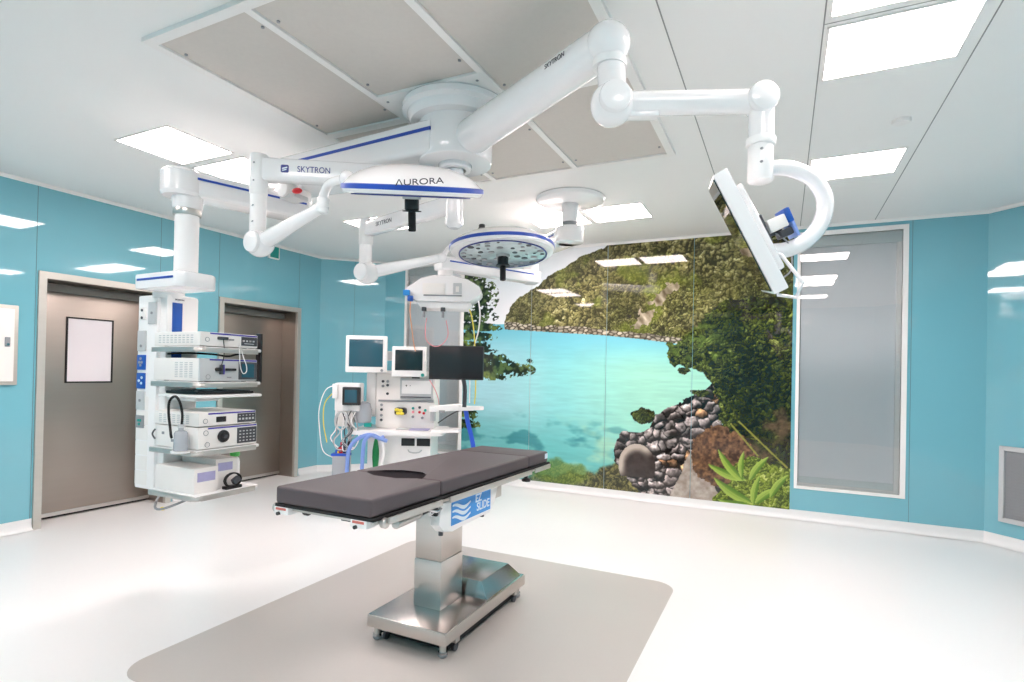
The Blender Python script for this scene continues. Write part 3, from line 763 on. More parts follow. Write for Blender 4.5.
def pad_poly(mb, P):
    tmp = bmesh.new()
    a = [tmp.verts.new((x, y, pz(y))) for x, y in P]; b_ = [tmp.verts.new((x, y, pz(y)+.075)) for x, y in P]; n = len(P)
    tmp.faces.new(a[::-1]); tmp.faces.new(b_)
    for k in range(n): tmp.faces.new([a[k], a[(k+1) % n], b_[(k+1) % n], b_[k]])
    bmesh.ops.bevel(tmp, geom=tmp.edges[:], offset=.014, segments=3, profile=.6, affect='EDGES', clamp_overlap=True)
    mb._merge(tmp, Matrix.Identity(4), 'pad')
mb = MB(); pad_poly(mb, [(PX0, 1.76), (PX1, 1.76), (PX1, 2.265), (-1.605, 2.265), (-1.68, 2.185), (-1.83, 2.19), (-1.915, 2.265), (PX0, 2.265)]); mb.obj('pad', t)
mb = MB(); pad_poly(mb, [(PX1, 3.295), (PX0, 3.295), (PX0, 2.269), (-1.93, 2.269), (-1.885, 2.37), (-1.80, 2.425), (-1.67, 2.425), (-1.605, 2.37), (-1.59, 2.269), (PX1, 2.269)]); mb.obj('pad', t)
mb = MB(); pad_mesh(mb, 3.301, 3.62)
mb.box((PX1+.001, 3.585, pz(3.6)+.045), (.002, .045, .035), 'label_white'); mb.obj('pad', t)
# side rails with posts
for sx in (-1, 1):
    mb = MB(); xr = TX+sx*(.268+.032)
    for ya, yb in ((1.83, 2.23), (2.30, 3.27), (3.33, 3.58)):
        tmp_lo = pz(ya)-.040
        p0 = (xr, ya, pz(ya)-.020); p1 = (xr, yb, pz(yb)-.020); bar(mb, p0, p1, .010, .028, 'steel_rail', .002)
        for y in (ya+.05, yb-.05): mb.box((TX+sx*(.268+.012), y, pz(y)-.022), (.045, .02, .016), 'steel_rail', .002)
    mb.obj('side_rail', t)
# end joints at the near end
for x, nm in ((PX0+.03, 'end_bracket'), (PX1-.07, 'end_bracket')):
    mb = MB(); mb.box((x, 1.80, pz(1.8)-.032), (.085, .07, .034), 'white_plastic', .005); mb.box((x, 1.764, pz(1.8)-.024), (.06, .002, .010), 'label_red')
    mb.cyl((x-.012, 1.77, pz(1.8)-.044), (x-.012, 1.755, pz(1.8)-.044), .008, 'black_plastic', seg=12)
    mb.obj(nm, t)
for x, y in ((PX0-.03, 1.80), (PX0+.13, 1.82), (PX1+.012, 1.83)):
    mb = MB(); mb.cyl((x-.012, y, pz(y)-.03), (x+.012, y, pz(y)-.03), .022, 'steel_rail' if x < PX0 or x > PX1 else 'black_plastic', seg=18, bev=.004); mb.obj('end_knob', t)
mb = MB(); mb.cyl((PX1-.01, 1.93, pz(1.9)-.062), (PX1-.05, 2.16, pz(2.1)-.072), .02, 'steel_rail', seg=20, bev=.004)
mb.cyl((PX1-.05, 2.16, pz(2.1)-.072), (PX1-.06, 2.26, pz(2.2)-.07), .012, 'black_plastic', seg=14)
mb.box((PX1-.06, 2.28, pz(2.2)-.06), (.05, .05, .05), 'dark_grey', .008); mb.tube([(PX1-.05, 2.2, pz(2.2)-.05), (PX1-.02, 2.26, pz(2.2)-.075), (PX1-.03, 2.34, pz(2.3)-.06)], .008, 'chrome', smooth=5)
mb.obj('gas_spring', t)
mb = MB(); mb.cyl((PX1-.02, 3.30, pz(3.3)-.02), (PX1-.02, 3.30, pz(3.3)-.075), .012, 'black_plastic', seg=14); mb.lathe([(0, 0), (.028, 0), (.03, .012), (.012, .022), (0, .022)], (PX1-.02, 3.30, pz(3.3)-.088), (0, 0, 1), 'black_plastic', seg=18)
mb.obj('locking_knob', t)
# side control box with the blue plate
mb = MB(); Mx = frame((0, 1, 0), (0, 0, 1), (1, 0, 0), (PX1-.075, 0, 0))
mb.prism([(2.30, .805), (2.28, .70), (2.33, .655), (2.40, .645), (2.80, .655), (2.86, .70), (2.90, .795)], Mx, .06, 'white_plastic', .012)
bx = mb.obj('control_housing', t)
for y in (2.34, 2.76):
    mb = MB(); mb.cyl((PX1-.045, y, .66), (PX1-.045, y, .636), .012, 'dark_grey', seg=12); mb.obj('screw_foot', bx)
mb = MB(); mb.box((PX1-.045, 2.283, .76), (.03, .02, .03), 'black_plastic', .003); mb.cyl((PX1-.045, 2.28, .765), (PX1-.045, 2.24, .765), .01, 'chrome', seg=14); mb.obj('release_lever', bx)
XP = PX1-.0135
mb = MB(); mb.box2((XP-.003, 2.385, .675), (XP, 2.80, .792), 'label_blue'); plate = mb.obj('name_plate', t)
tag(plate, 'blue plate with white lettering and waves')
MT = frame((0, 1, 0), (0, 0, 1), (1, 0, 0), (XP+.0005, 2.71, .735))
mb = MB()
mb.text('EZ', MT @ Matrix.Translation((-.050, .028, 0)), .060, 'label_white', bold=.0012); mb.text('SLIDE', MT @ Matrix.Translation((.004, -.020, 0)), .062, 'label_white', sx=.95, bold=.0012)
mb.obj('lettering', plate); mb = MB()
for k in range(3):
    z_ = .772-k*.030
    up_ = [(2.395+.18*i/12, z_+.010*math.sin(i/12*2*PI+.6)-.010*(i/12)) for i in range(13)]
    lo_ = [(y_, zz-.020*math.sin(PI*(.12+.76*i/12))) for i, (y_, zz) in enumerate(up_)]
    mb.prism(up_+lo_[::-1], frame((0, 1, 0), (0, 0, 1), (1, 0, 0), (XP-.0005, 0, 0)), .0015, 'label_white')
mb.obj('wave_logo', plate)

# ------------------------------------------------------------------ main boom mount
HX, HY = -1.75, 2.78
mb = MB()
mb.lathe([(0, 0), (.305, 0), (.315, -.012), (.312, -.04), (.285, -.055), (.282, -.075), (.262, -.10), (.15, -.115), (0, -.115)], (HX, HY, HC-.024), (0, 0, 1), 'white_enamel', 64)
for k in range(6):
    a = k*PI/3; mb.cyl((HX+.298*math.cos(a), HY+.298*math.sin(a), HC-.035), (HX+.298*math.cos(a), HY+.298*math.sin(a), HC-.068), .008, 'mid_grey', seg=8)
solo(mb, 'boom_mount', 'large round white canopy on the ceiling carrying the main booms', 'ceiling mount', (HX, HY, HC))
mb = MB(); mb.cyl((HX, HY, HC-.135), (HX, HY, 2.33), .050, 'white_enamel', seg=32)
for z in (2.66, 2.52): mb.lathe([(.062, 0), (.09, .0), (.098, .01), (.098, .05), (.09, .06), (.062, .06)], (HX, HY, z-.03), (0, 0, 1), 'white_enamel', 40)
mb.lathe([(.0, 0), (.03, .0), (.052, .02), (.052, .05), (0, .05)], (HX, HY, 2.29), (0, 0, 1), 'white_enamel', 32)
solo(mb, 'boom_spindle', 'white vertical spindle under the main ceiling mount', 'spindle', (HX, HY, 2.9))

# equipment pendant: two box arms with blue stripes, column, head bracket, service column, shelves
E1 = Vector((-3.08, 2.80, 0)); E2 = Vector((-3.29, 2.18, 0))
t = thing('equipment_pendant', 'white double-arm pendant with blue stripes carrying the shelf tower at the left', 'equipment boom', (E2.x, E2.y, .66))
mb = MB(); d, s_, u = bar(mb, (HX-.02, HY, 2.765), (E1.x-.09, E1.y, 2.765), .44, .19, 'white_enamel', .03, w2=.30)
mb.cyl((HX, HY, 2.66), (HX, HY, 2.905), .215, 'white_enamel', seg=48, bev=.015)
a1 = mb.obj('upper_arm', t)
def stripe(par, p0, p1, off, h=.014, zoff=.02, mname='stripe_blue', name='stripe'):
    p0 = Vector(p0); p1 = Vector(p1); d = (p1-p0).normalized(); side = d.cross(Vector((0, 0, 1))).normalized()
    c = (p0+p1)/2+side*off+Vector((0, 0, zoff)); mb = MB()
    mb.box(c, ((p1-p0).length, .004, h), mname, .001, R=rotto(d, side, d.cross(side)*-1)); return mb.obj(name, par)
pa, pb = Vector((HX+.12, HY, 2.755)), Vector((E1.x+.06, E1.y, 2.755))
dd = (pb-pa).normalized(); sd = dd.cross(Vector((0, 0, 1))).normalized()
sgn = 1 if sd.y < 0 else -1
mb = MB()
qa = Vector((-1.78, 2.5605, 2.80)); qb = Vector((-2.98, 2.639, 2.80))
bar(mb, qa, qb, .008, .018, 'stripe_blue', 0); mb.obj('stripe', a1)
mb = MB(); d, s_, u = bar(mb, (E1.x+.03, E1.y+.07, 2.555), (E2.x-.05, E2.y-.11, 2.555), .19, .15, 'white_enamel', .025)
mb.cyl((E1.x, E1.y, 2.60), (E1.x, E1.y, 2.70), .12, 'white_enamel', seg=36, bev=.01)
mb.cyl((E2.x, E2.y, 2.50), (E2.x, E2.y, 2.40), .085, 'white_enamel', r2=.082, seg=36, bev=.01)
mb.lathe([(.0, 0), (.10, 0), (.115, .02), (.115, .14), (.09, .16), (0, .16)], (E2.x-.015, E2.y-.03, 2.475), (0, 0, 1), 'white_enamel', 36)
a2 = mb.obj('lower_arm', t)
side = s_ if s_.x > 0 else -s_
mb = MB(); q = side*.0965+Vector((0, 0, .028)); P0 = Vector((E1.x+.02, E1.y+.05, 2.555)); P1 = Vector((E2.x-.02, E2.y-.04, 2.555)); bar(mb, P0+q, P1+q, .004, .013, 'stripe_blue', 0); mb.obj('stripe', a2)
# brake knob and red lamp at the elbow
mb = MB(); kq = Vector((-2.97, 2.70, 2.625)); mb.cyl(kq, kq+Vector((.0, -.10, 0)), .05, 'white_plastic', seg=28, bev=.012); mb.box(kq+Vector((.03, -.02, -.045)), (.14, .12, .03), 'light_grey', .01)
mb.obj('brake_cover', a1)
mb = MB(); mb.cyl((-2.85, 2.67, 2.69), (-2.85, 2.64, 2.62), .012, 'white_plastic', seg=12); mb.ball((-2.85, 2.62, 2.60), .030, 'red', (1.3, .8, .6)); mb.obj('indicator_lamp', a1)
# column
mb = MB(); mb.cyl((E2.x, E2.y, 2.37), (E2.x, E2.y, 2.0), .066, 'white_plastic', seg=40)
col = mb.obj('drop_column', t)
mb = MB(); mb.cyl((E2.x, E2.y, 2.41), (E2.x, E2.y, 2.365), .078, 'steel', seg=40, bev=.004); mb.obj('collar', col)
# bracket head
mb = MB(); Mx = frame((1, 0, 0), (0, 1, 0), (0, 0, 1), (0, 0, 1.915))
mb.prism([(-3.60, 2.06), (-3.19, 2.05), (-3.15, 2.09), (-3.145, 2.26), (-3.19, 2.31), (-3.60, 2.31)], Mx, .095, 'white_enamel', .016)
br = mb.obj('head_bracket', t)
mb = MB(); mb.box((-3.39, 2.053, 1.972), (.36, .004, .012), 'stripe_blue', R=Matrix.Rotation(-.024, 3, 'Z')); mb.obj('stripe', br)
# service column
CX0, CX1, CY0, CY1 = -3.735, -3.535, 2.165, 2.40
mb = MB(); mb.box2((CX0, CY0, .665), (CX1, CY1, 1.895), 'white_plastic', .012)
mb.box2((CX1-.03, CY0+.02, .70), (CX1+.06, CY1, 1.90), 'white_plastic', .02)
mb.cyl((-3.56, 2.25, 1.875), (-3.56, 2.25, 1.925), .09, 'white_enamel', seg=36)
for k in range(6):
    mb.box2((CX0+.006, CY0-.002, .69+k*.095), (CX0+.13, CY0+.004, .69+k*.095+.088), 'warm_white', .004)
sc = mb.obj('service_column', t)
def outlet(z0, z1, col, name, holes, xo=0, w=.085):
    mb = MB(); mb.box2((CX0+.01+xo, CY0-.008, z0), (CX0+.01+xo+w, CY0+.004, z1), col, .004)
    for hx, hz in holes: mb.cyl((CX0+.01+xo+w*hx, CY0-.007, z0+(z1-z0)*hz), (CX0+.01+xo+w*hx, CY0-.012, z0+(z1-z0)*hz), .009, holecol, seg=12)
    o = mb.obj(name, sc); return o
holecol = 'mid_grey'; outlet(1.54, 1.67, 'light_grey', 'blank_plate', [(.5, .25)])
outlet(1.71, 1.85, 'light_grey', 'grey_socket', [(.5, .5)], xo=.105, w=.08)
holecol = 'dark_grey'; outlet(1.74, 1.82, 'warm_white', 'switch_plate', [(.5, .15), (.5, .75)], xo=.015, w=.06)
holecol = 'clear_grey'; o = outlet(1.42, 1.515, 'panel_blue', 'blue_socket', [(.35, .5), (.65, .5), (.5, .75), (.5, .3)]); tag(o, 'blue socket plate with grey centre')
holecol = 'label_white'; o = outlet(1.30, 1.40, 'panel_blue', 'blue_socket', [(.35, .5), (.65, .35), (.7, .7)])
holecol = 'mid_grey'; outlet(1.165, 1.285, 'light_grey', 'blank_plate', [(.5, .5)])
holecol = 'teal_plastic'; outlet(1.05, 1.13, 'mid_grey', 'data_socket', [(.4, .6), (.65, .6), (.5, .3)])
mb = MB(); mb.box2((CX1+.055, CY0+.055, 1.5), (CX1+.064, CY0+.12, 1.85), 'panel_blue', .002); o = mb.obj('blue_strip', sc)
mb = MB(); mb.text('Skytron', frame((0, 1, 0), (0, 0, 1), (1, 0, 0), (CX1+.062, CY0+.10, 1.872)), .02, 'logo_black'); mb.obj('lettering', sc)
# shelves
SHX0, SHX1, SHY0, SHY1 = -3.49, -3.055, 2.115, 2.545
for zt in (1.567, 1.358, .955, .692):
    mb = MB(); mb.box2((SHX0, SHY0, zt-.02), (SHX1, SHY1, zt), 'white_plastic', .006)
    mb.box2((SHX0-.05, CY0+.04, zt-.018), (SHX0+.02, CY1-.02, zt-.004), 'white_plastic', .004)
    sh = mb.obj('shelf', t)
    mb = MB()
    mb.box2((SHX0, SHY0-.010, zt-.034), (SHX1-.03, SHY0+.002, zt-.004), 'steel_rail', .003)
    mb.box2((SHX1-.002, SHY0+.03, zt-.034), (SHX1+.010, SHY1-.03, zt-.004), 'steel_rail', .003)
    mb.tube([(SHX1-.03, SHY0-.004, zt-.019), (SHX1-.008, SHY0+.002, zt-.019), (SHX1+.002, SHY0+.012, zt-.019), (SHX1+.004, SHY0+.034, zt-.019)], .014, 'steel_rail', seg=8)
    mb.obj('edge_rail', sh)
mb = MB(); mb.box2((SHX1-.05, SHY1-.002, 1.35), (SHX1-.005, SHY1+.014, 1.67), 'black_plastic', .004); mb.obj('side_plate', t)
mb = MB(); mb.tube([(-3.63, 2.3, .67), (-3.55, 2.2, .60), (-3.40, 2.1, .585), (-3.30, 2.1, .60), (-3.2, 2.2, .655)], .007, 'mid_grey', smooth=6); mb.ball((-3.33, 2.098, .592), .013, 'yellow', (1.4, 1, .8))
mb.obj('hanging_cable', t)

# devices on the shelves; vents on the -Y side, controls on the +X face
def vents(mb, x0, x1, z0, z1, nx, nz, y, mname='light_grey'):
    for i in range(nx):
        for k in range(nz):
            cx = x0+(i+.5)*(x1-x0)/nx; cz = z0+(k+.5)*(z1-z0)/nz
            mb.box((cx, y, cz), ((x1-x0)/nx*.62, .002, (z1-z0)/nz*.42), mname)
XF = -3.062
def device(name, label, z0, z1, y1, dark, yd=2.128, x0=-3.50, body='warm_white', xf=XF, vent=None, lab=True):
    t = thing(name, label, 'medical device', ((x0+xf)/2, (yd+y1)/2, z0))
    mb = MB(); mb.box2((x0, yd, z0+.004), (xf-.012, y1, z1), body, .006)
    for fx in (x0+.05, xf-.06):
        for fy in (yd+.05, y1-.05): mb.cyl((fx, fy, z0), (fx, fy, z0+.008), .014, 'dark_grey', seg=12)
    if vent: vents(mb, *vent, yd-.0005)
    mb.obj('housing', t)
    mb = MB(); mb.box2((xf-.014, yd, z0+.006), (xf, y1, z1), 'light_grey' if dark is None else 'warm_white', .004); fp = mb.obj('front_panel', t)
    mb = MB(); mb.box2((xf-.002, yd+.06, z1-.012), (xf+.0012, y1-.005, z1-.003), 'violet'); mb.obj('violet_line', fp)
    if dark:
        ya, yb, za, zb = dark
        mb = MB(); mb.box2((xf-.002, ya, za), (xf+.003, yb, zb), 'dark_grey', .001)
        mb.obj('control_panel', fp)
    return t, fp
h1 = 1.567
t1, fp = device('video_processor', 'slim white endoscopy unit on the topmost shelf of the tower', h1, 1.655, 2.52, (2.40, 2.515, 1.585, 1.640), vent=(-3.46, -3.12, 1.585, 1.64, 9, 4))
mb = MB()
for k in range(4): mb.box((XF+.0035, 2.415+.024*k, 1.615), (.002, .014, .01), 'light_grey')
mb.box((XF+.0035, 2.455, 1.598), (.002, .07, .004), 'light_grey'); mb.obj('button', fp)
mb = MB(); mb.box((XF+.004, 2.27, 1.622), (.010, .07, .018), 'dark_grey', .003); mb.box((XF+.003, 2.33, 1.617), (.008, .03, .010), 'mid_grey', .002); mb.obj('connector', fp)
mb = MB(); mb.lathe([(.011, 0), (.014, 0), (.014, .002), (.011, .002)], (XF, 2.17, 1.61), (1, 0, 0), 'mid_grey', 20); mb.obj('power_button', fp)
h2 = 1.358
t2, fp = device('video_processor', 'tall white endoscopy unit with teal touch screen, second shelf from top', h2, 1.498, 2.52, None, vent=(-3.30, -3.12, 1.38, 1.475, 4, 9))
mb = MB(); mb.box2((XF-.002, 2.385, 1.372), (XF+.004, 2.515, 1.482), 'dark_grey', .002); dpl = mb.obj('display', fp)
mb = MB(); mb.box2((XF+.003, 2.405, 1.385), (XF+.0052, 2.495, 1.47), 'screen_teal'); mb.obj('screen', dpl)
mb = MB(); mb.cyl((XF, 2.235, 1.433), (XF+.03, 2.235, 1.433), .012, 'black_plastic', seg=16); mb.box((XF+.01, 2.262, 1.433), (.02, .022, .06), 'dark_grey', .004); mb.box((XF+.012, 2.27, 1.433), (.02, .008, .06), 'violet', .002)
mb.box((XF+.008, 2.325, 1.433), (.016, .07, .016), 'black_plastic', .005); mb.obj('connector', fp)
mb = MB(); mb.lathe([(.012, 0), (.015, 0), (.015, .002), (.012, .002)], (XF, 2.18, 1.388), (1, 0, 0), 'mid_grey', 20); mb.obj('power_button', fp)
mb = MB(); mb.box((XF, 2.32, 1.385), (.003, .03, .008), 'mid_grey'); mb.obj('usb_port', fp)
# keyboard on its own tray
t = thing('keyboard', 'black keyboard on a white tray between the second and third devices', 'keyboard', (-3.24, 2.33, 1.27))
mb = MB(); mb.box2((-3.46, 2.13, 1.262), (-3.045, 2.55, 1.280), 'white_plastic', .007)
mb.box2((-3.53, 2.2, 1.235), (-3.2, 2.36, 1.262), 'white_plastic', .006); mb.obj('tray', t)
mb = MB(); mb.box2((-3.41, 2.15, 1.281), (-3.10, 2.53, 1.298), 'black_plastic', .004)
for r_ in range(5):
    for c_ in range(14): mb.box((-3.38+.055*r_+.02, 2.175+.0255*c_, 1.300), (.045, .021, .006), 'dark_grey')
mb.obj('keys', t)
h3 = .955
t4, fp = device('light_source', 'white light source unit with round dark lens socket, on the third shelf', h3, 1.088, 2.53, (2.385, 2.525, .972, 1.070), x0=-3.47)
mb = MB()
for i in range(5):
    for k in range(4): mb.box((XF+.0035, 2.405+.025*i, .988+.02*k), (.002, .012, .007), 'light_grey')
mb.obj('button', fp)
mb = MB(); mb.lathe([(0, 0), (.034, 0), (.038, .006), (.036, .016), (.02, .02), (.018, .010), (0, .010)], (XF, 2.285, 1.028), (1, 0, 0), 'black_plastic', 28); mb.cyl((XF+.008, 2.285, 1.028), (XF+.03, 2.285, 1.028), .013, 'dark_grey', seg=16); mb.obj('lens_socket', fp)
mb = MB(); mb.lathe([(.013, 0), (.016, 0), (.016, .002), (.013, .002)], (XF, 2.175, 1.055), (1, 0, 0), 'mid_grey', 20); mb.obj('power_button', fp); mb = MB(); mb.lathe([(.013, 0), (.016, 0), (.016, .002), (.013, .002)], (XF, 2.185, .985), (1, 0, 0), 'mid_grey', 20); mb.obj('power_button', fp)
for x, z in ((-3.39, 1.04), (-3.22, 1.035), (-3.30, 1.0)):
    mb = MB(); mb.box((x, 2.127, z), (.022, .002, .016), 'mid_grey'); mb.obj('side_marking', t4)
mb = MB(); mb.tube([(-3.455, 2.12, 1.00), (-3.47, 2.112, 1.03), (-3.455, 2.12, 1.06)], .005, 'dark_grey', smooth=4); mb.obj('carry_handle', t4)
t3, fp = device('insufflator', 'slim white unit with small black display lying on the light source', 1.0895, 1.175, 2.52, (2.385, 2.515, 1.103, 1.160), vent=(-3.44, -3.14, 1.105, 1.16, 7, 5), x0=-3.485)
mb = MB()
for i in range(5): mb.box((XF+.0035, 2.40+.024*i, 1.125), (.002, .014, .012), 'light_grey'); mb.box((XF+.0035, 2.40+.024*i, 1.146), (.002, .010, .005), 'light_grey')
mb.obj('button', fp)
mb = MB(); mb.box2((XF-.001, 2.24, 1.115), (XF+.003, 2.305, 1.148), 'black_plastic', .001); mb.obj('display', fp)
mb = MB(); mb.lathe([(.012, 0), (.015, 0), (.015, .002), (.012, .002)], (XF, 2.17, 1.125), (1, 0, 0), 'mid_grey', 20); mb.obj('power_button', fp)
# water jar with looped black hose at the near corner of the third shelf
t = thing('water_jar', 'translucent jar with black looped hose clipped to the third shelf corner', 'jar', (-3.16, 2.083, .93))
mb = MB(); mb.lathe([(0, 0), (.036, 0), (.038, .01), (.036, .10), (.03, .112), (.014, .118), (.014, .135), (0, .135)], (-3.14, 2.075, .957), (0, 0, 1), 'clear_grey', 28); mb.lathe([(0, 0), (.05, 0), (.052, .01), (0, .012)], (-3.14, 2.075, .945), (0, 0, 1), 'white_plastic', 28); mb.obj('jar_body', t)
mb = MB(); mb.lathe([(0, 0), (.017, 0), (.017, .02), (0, .02)], (-3.14, 2.075, 1.09), (0, 0, 1), 'light_grey', 18); mb.obj('jar_cap', t)
mb = MB(); mb.tube([(-3.14, 2.078, 1.105), (-3.125, 2.07, 1.17), (-3.135, 2.06, 1.24), (-3.18, 2.06, 1.272), (-3.23, 2.06, 1.24), (-3.235, 2.06, 1.17), (-3.21, 2.055, 1.09), (-3.17, 2.035, 1.05), (-3.155, 2.03, 1.035)], .007, 'black_rubber', smooth=6); mb.obj('hose', t)
# bottom shelf
h4 = .692
t = thing('carton', 'white carton with violet label at the near side of the bottom shelf', 'box', (-3.29, 2.23, h4))
mb = MB(); mb.box2((-3.47, 2.135, h4), (-3.10, 2.29, h4+.15), 'carton', .003); mb.obj('box_body', t)
mb = MB(); mb.box2((-3.10, 2.155, h4+.07), (-3.0985, 2.27, h4+.125), 'pale_violet'); mb.obj('box_label', t)
t = thing('carton', 'white carton further back on the bottom shelf, its violet label higher up', 'box', (-3.3, 2.39, h4))
mb = MB(); mb.box2((-3.46, 2.296, h4), (-3.13, 2.44, h4+.185), 'carton', .003); mb.obj('box_body', t)
mb = MB(); mb.box2((-3.13, 2.31, h4+.11), (-3.1285, 2.41, h4+.16), 'pale_violet'); mb.obj('box_label', t)
t = thing('bottle', 'white bottle with bright green cap at the far end of the bottom shelf', 'bottle', (-3.18, 2.475, h4))
mb = MB(); mb.lathe([(0, 0), (.028, 0), (.031, .008), (.031, .14), (.026, .165), (.014, .175), (.014, .185), (0, .185)], (-3.20, 2.48, h4), (0, 0, 1), 'white_plastic', 24); mb.obj('bottle_body', t)
mb = MB(); mb.lathe([(0, 0), (.026, 0), (.03, .01), (.03, .03), (.024, .04), (0, .042)], (-3.20, 2.48, h4+.178), (0, 0, 1), 'cap_green', 24); mb.obj('cap', t)
t = thing('power_adapter', 'black adapter with coiled cable at the edge of the bottom shelf', 'adapter', (-3.085, 2.36, h4))
mb = MB(); mb.box2((-3.105, 2.32, h4), (-3.06, 2.43, h4+.02), 'black_plastic', .004); mb.obj('adapter_body', t)
mb = MB()
for k in range(3):
    P = [(-3.08+.008*k, 2.37+.055*math.cos(a), h4+.055+.042*math.sin(a)) for a in [2*PI*i/14 for i in range(15)]]
    mb.tube(P, .0045, 'black_rubber', seg=8)
mb.box((-3.075, 2.395, h4+.05), (.03, .05, .035), 'dark_grey', .006, R=Matrix.Rotation(.5, 3, 'X')); mb.obj('coiled_cable', t)
t = thing('cable', 'thin white cable drooping in front of the tall endoscopy unit', 'cable', (XF+.03, 2.40, 1.40))
ob = None
bpy.data.objects.remove(t)
mb = MB(); mb.tube([(XF+.006, 2.385, 1.60), (XF+.02, 2.375, 1.54), (XF+.02, 2.38, 1.46), (XF+.02, 2.40, 1.412), (XF+.02, 2.425, 1.42), (XF+.02, 2.425, 1.46), (XF+.018, 2.40, 1.52), (XF+.014, 2.39, 1.56)], .003, 'white_plastic', seg=8, smooth=5)
solo(mb, 'cable', 'thin white cable looped over the teal touch screen on the tower', 'cable', (XF+.02, 2.40, 1.41))
mb = MB(); mb.tube([(XF+.008, 2.27, 1.615), (XF+.014, 2.272, 1.56), (XF+.012, 2.27, 1.50), (XF+.006, 2.262, 1.46)], .0025, 'black_rubber', seg=8, smooth=5)
mb.tube([(-3.4, 2.15, 1.522), (-3.3, 2.2, 1.53), (-3.15, 2.27, 1.525), (-3.09, 2.33, 1.515), (-3.08, 2.39, 1.53), (-3.06, 2.5, 1.545)], .006, 'black_rubber', seg=8, smooth=5)
solo(mb, 'cable', 'black cable lying across the top of the tall endoscopy unit', 'cable', (-3.2, 2.3, 1.5))

# ------------------------------------------------------------------ surgical lights
def text_on(mb, txt, p, ex, size, mname, sx=1.0, flipn=None, lift=.001):
    ex = Vector(ex).normalized(); ez = Vector((0, 0, 1)); n = ex.cross(ez).normalized(); M = frame(ex, n.cross(ex)*1.0 if False else ez, n, Vector(p)+n*lift)
    return mb.text(txt, M, size, mname, sx=sx)
def lamp_head(t, c, n, xdir, R, texts, vis=True, ph=0.0):
    """shallow domed lamp head; n is the up normal"""
    c = Vector(c); n = Vector(n).normalized(); ex = Vector(xdir); ex = (ex-n*ex.dot(n)).normalized(); ey = n.cross(ex)
    M = frame(ex, ey, n, c); RM = M.to_3x3()
    rad = lambda a: 1+.035*math.cos(3*a+ph)
    def L(mb, prof, mname, seg=72, rd=rad):
        tmp = bmesh.new(); rings = []
        for r, z in prof:
            if r < 1e-6: rings.append([tmp.verts.new((0, 0, z))])
            else: rings.append([tmp.verts.new((r*rd(2*PI*k/seg)*math.cos(2*PI*k/seg), r*rd(2*PI*k/seg)*math.sin(2*PI*k/seg), z)) for k in range(seg)])
        for a, b_ in zip(rings, rings[1:]):
            for k in range(seg):
                k2 = (k+1) % seg
                if len(a) == 1: tmp.faces.new([a[0], b_[k2], b_[k]])
                elif len(b_) == 1: tmp.faces.new([a[k], a[k2], b_[0]])
                else: tmp.faces.new([a[k], a[k2], b_[k2], b_[k]])
        mb._merge(tmp, M, mname)
    mb = MB(); L(mb, [(0, .125), (.10, .122), (.18*R/.34, .112), (.25*R/.34, .088), (.30*R/.34, .060), (R*.975, .030), (R, .018), (R, 0), (R*.97, -.012), (R*.86, -.014), (0, -.010)], 'white_enamel')
    hd = mb.obj('lamp_head', t)
    mb = MB(); L(mb, [(R*.985, .028), (R*1.004, .025), (R*1.008, .006), (R*.995, .004)], 'stripe_blue'); mb.obj('blue_rim', hd)
    rd1 = lambda a: 1.0
    mb = MB(); L(mb, [(0, -.017), (R*.82, -.017), (R*.84, -.013), (R*.84, -.010)], 'lens', rd=rd1)
    le = mb.obj('lens', hd)
    mb = MB(); L(mb, [(R*.83, -.016), (R*.83, -.020), (R*.85, -.020), (R*.85, -.014)], 'logo_blue', rd=rd1); mb.obj('lens_ring', hd)
    rnd = random.Random(5)
    for ring, cnt in ((.26, 7), (.42, 12), (.56, 17), (.69, 24)):
        for k in range(cnt):
            a = 2*PI*k/cnt+ring; p = M @ Vector((ring*R*1.1*math.cos(a), ring*R*1.1*math.sin(a), -.0175))
            if rnd.random() < .8:
                mb = MB(); mb.cyl(p, p-n*.003, (.021, .013, .017, .009)[k % 4], 'mid_grey' if k % 3 else 'dark_grey', seg=10); mb.obj('led', hd)
    mb = MB(); mb.cyl(c-n*.012, c-n*.032, .045, 'light_grey', seg=28); mb.cyl(c-n*.03, c-n*.085, .035, 'black_plastic', seg=28, bev=.006); mb.cyl(c-n*.085, c-n*.09, .046, 'black_plastic', seg=28)
    mb.cyl(c-n*.09, c-n*.185, .019, 'black_rubber', seg=24, bev=.005); mb.obj('handle', t)
    return M, hd
mat('lens', rgb(196, 212, 214), 0.12, spec=.6, coat=.5, noise=((25, 25, 25), .18))
cam_r = Vector((.899, .437, 0)).normalized(); cam_f = Vector((-.437, .899, 0)).normalized()
# nearer light
C1 = Vector((-1.633, 2.205, 2.315)); to1 = Vector((C1.x, C1.y, 0)).normalized()
n1 = (Vector((0, 0, 1))*math.cos(math.radians(17.5))-to1*math.sin(math.radians(17.5)))
n1 = (n1-cam_r*.035).normalized(); p1_ = -to1*math.cos(math.radians(17.5))-Vector((0, 0, 1))*math.sin(math.radians(17.5))
t = thing('surgical_light', 'nearer surgical lamp head with dark lettering, seen edge-on, with its articulated arm', 'surgical light', C1)
M, hd = lamp_head(t, C1, n1, cam_r, .335, None)
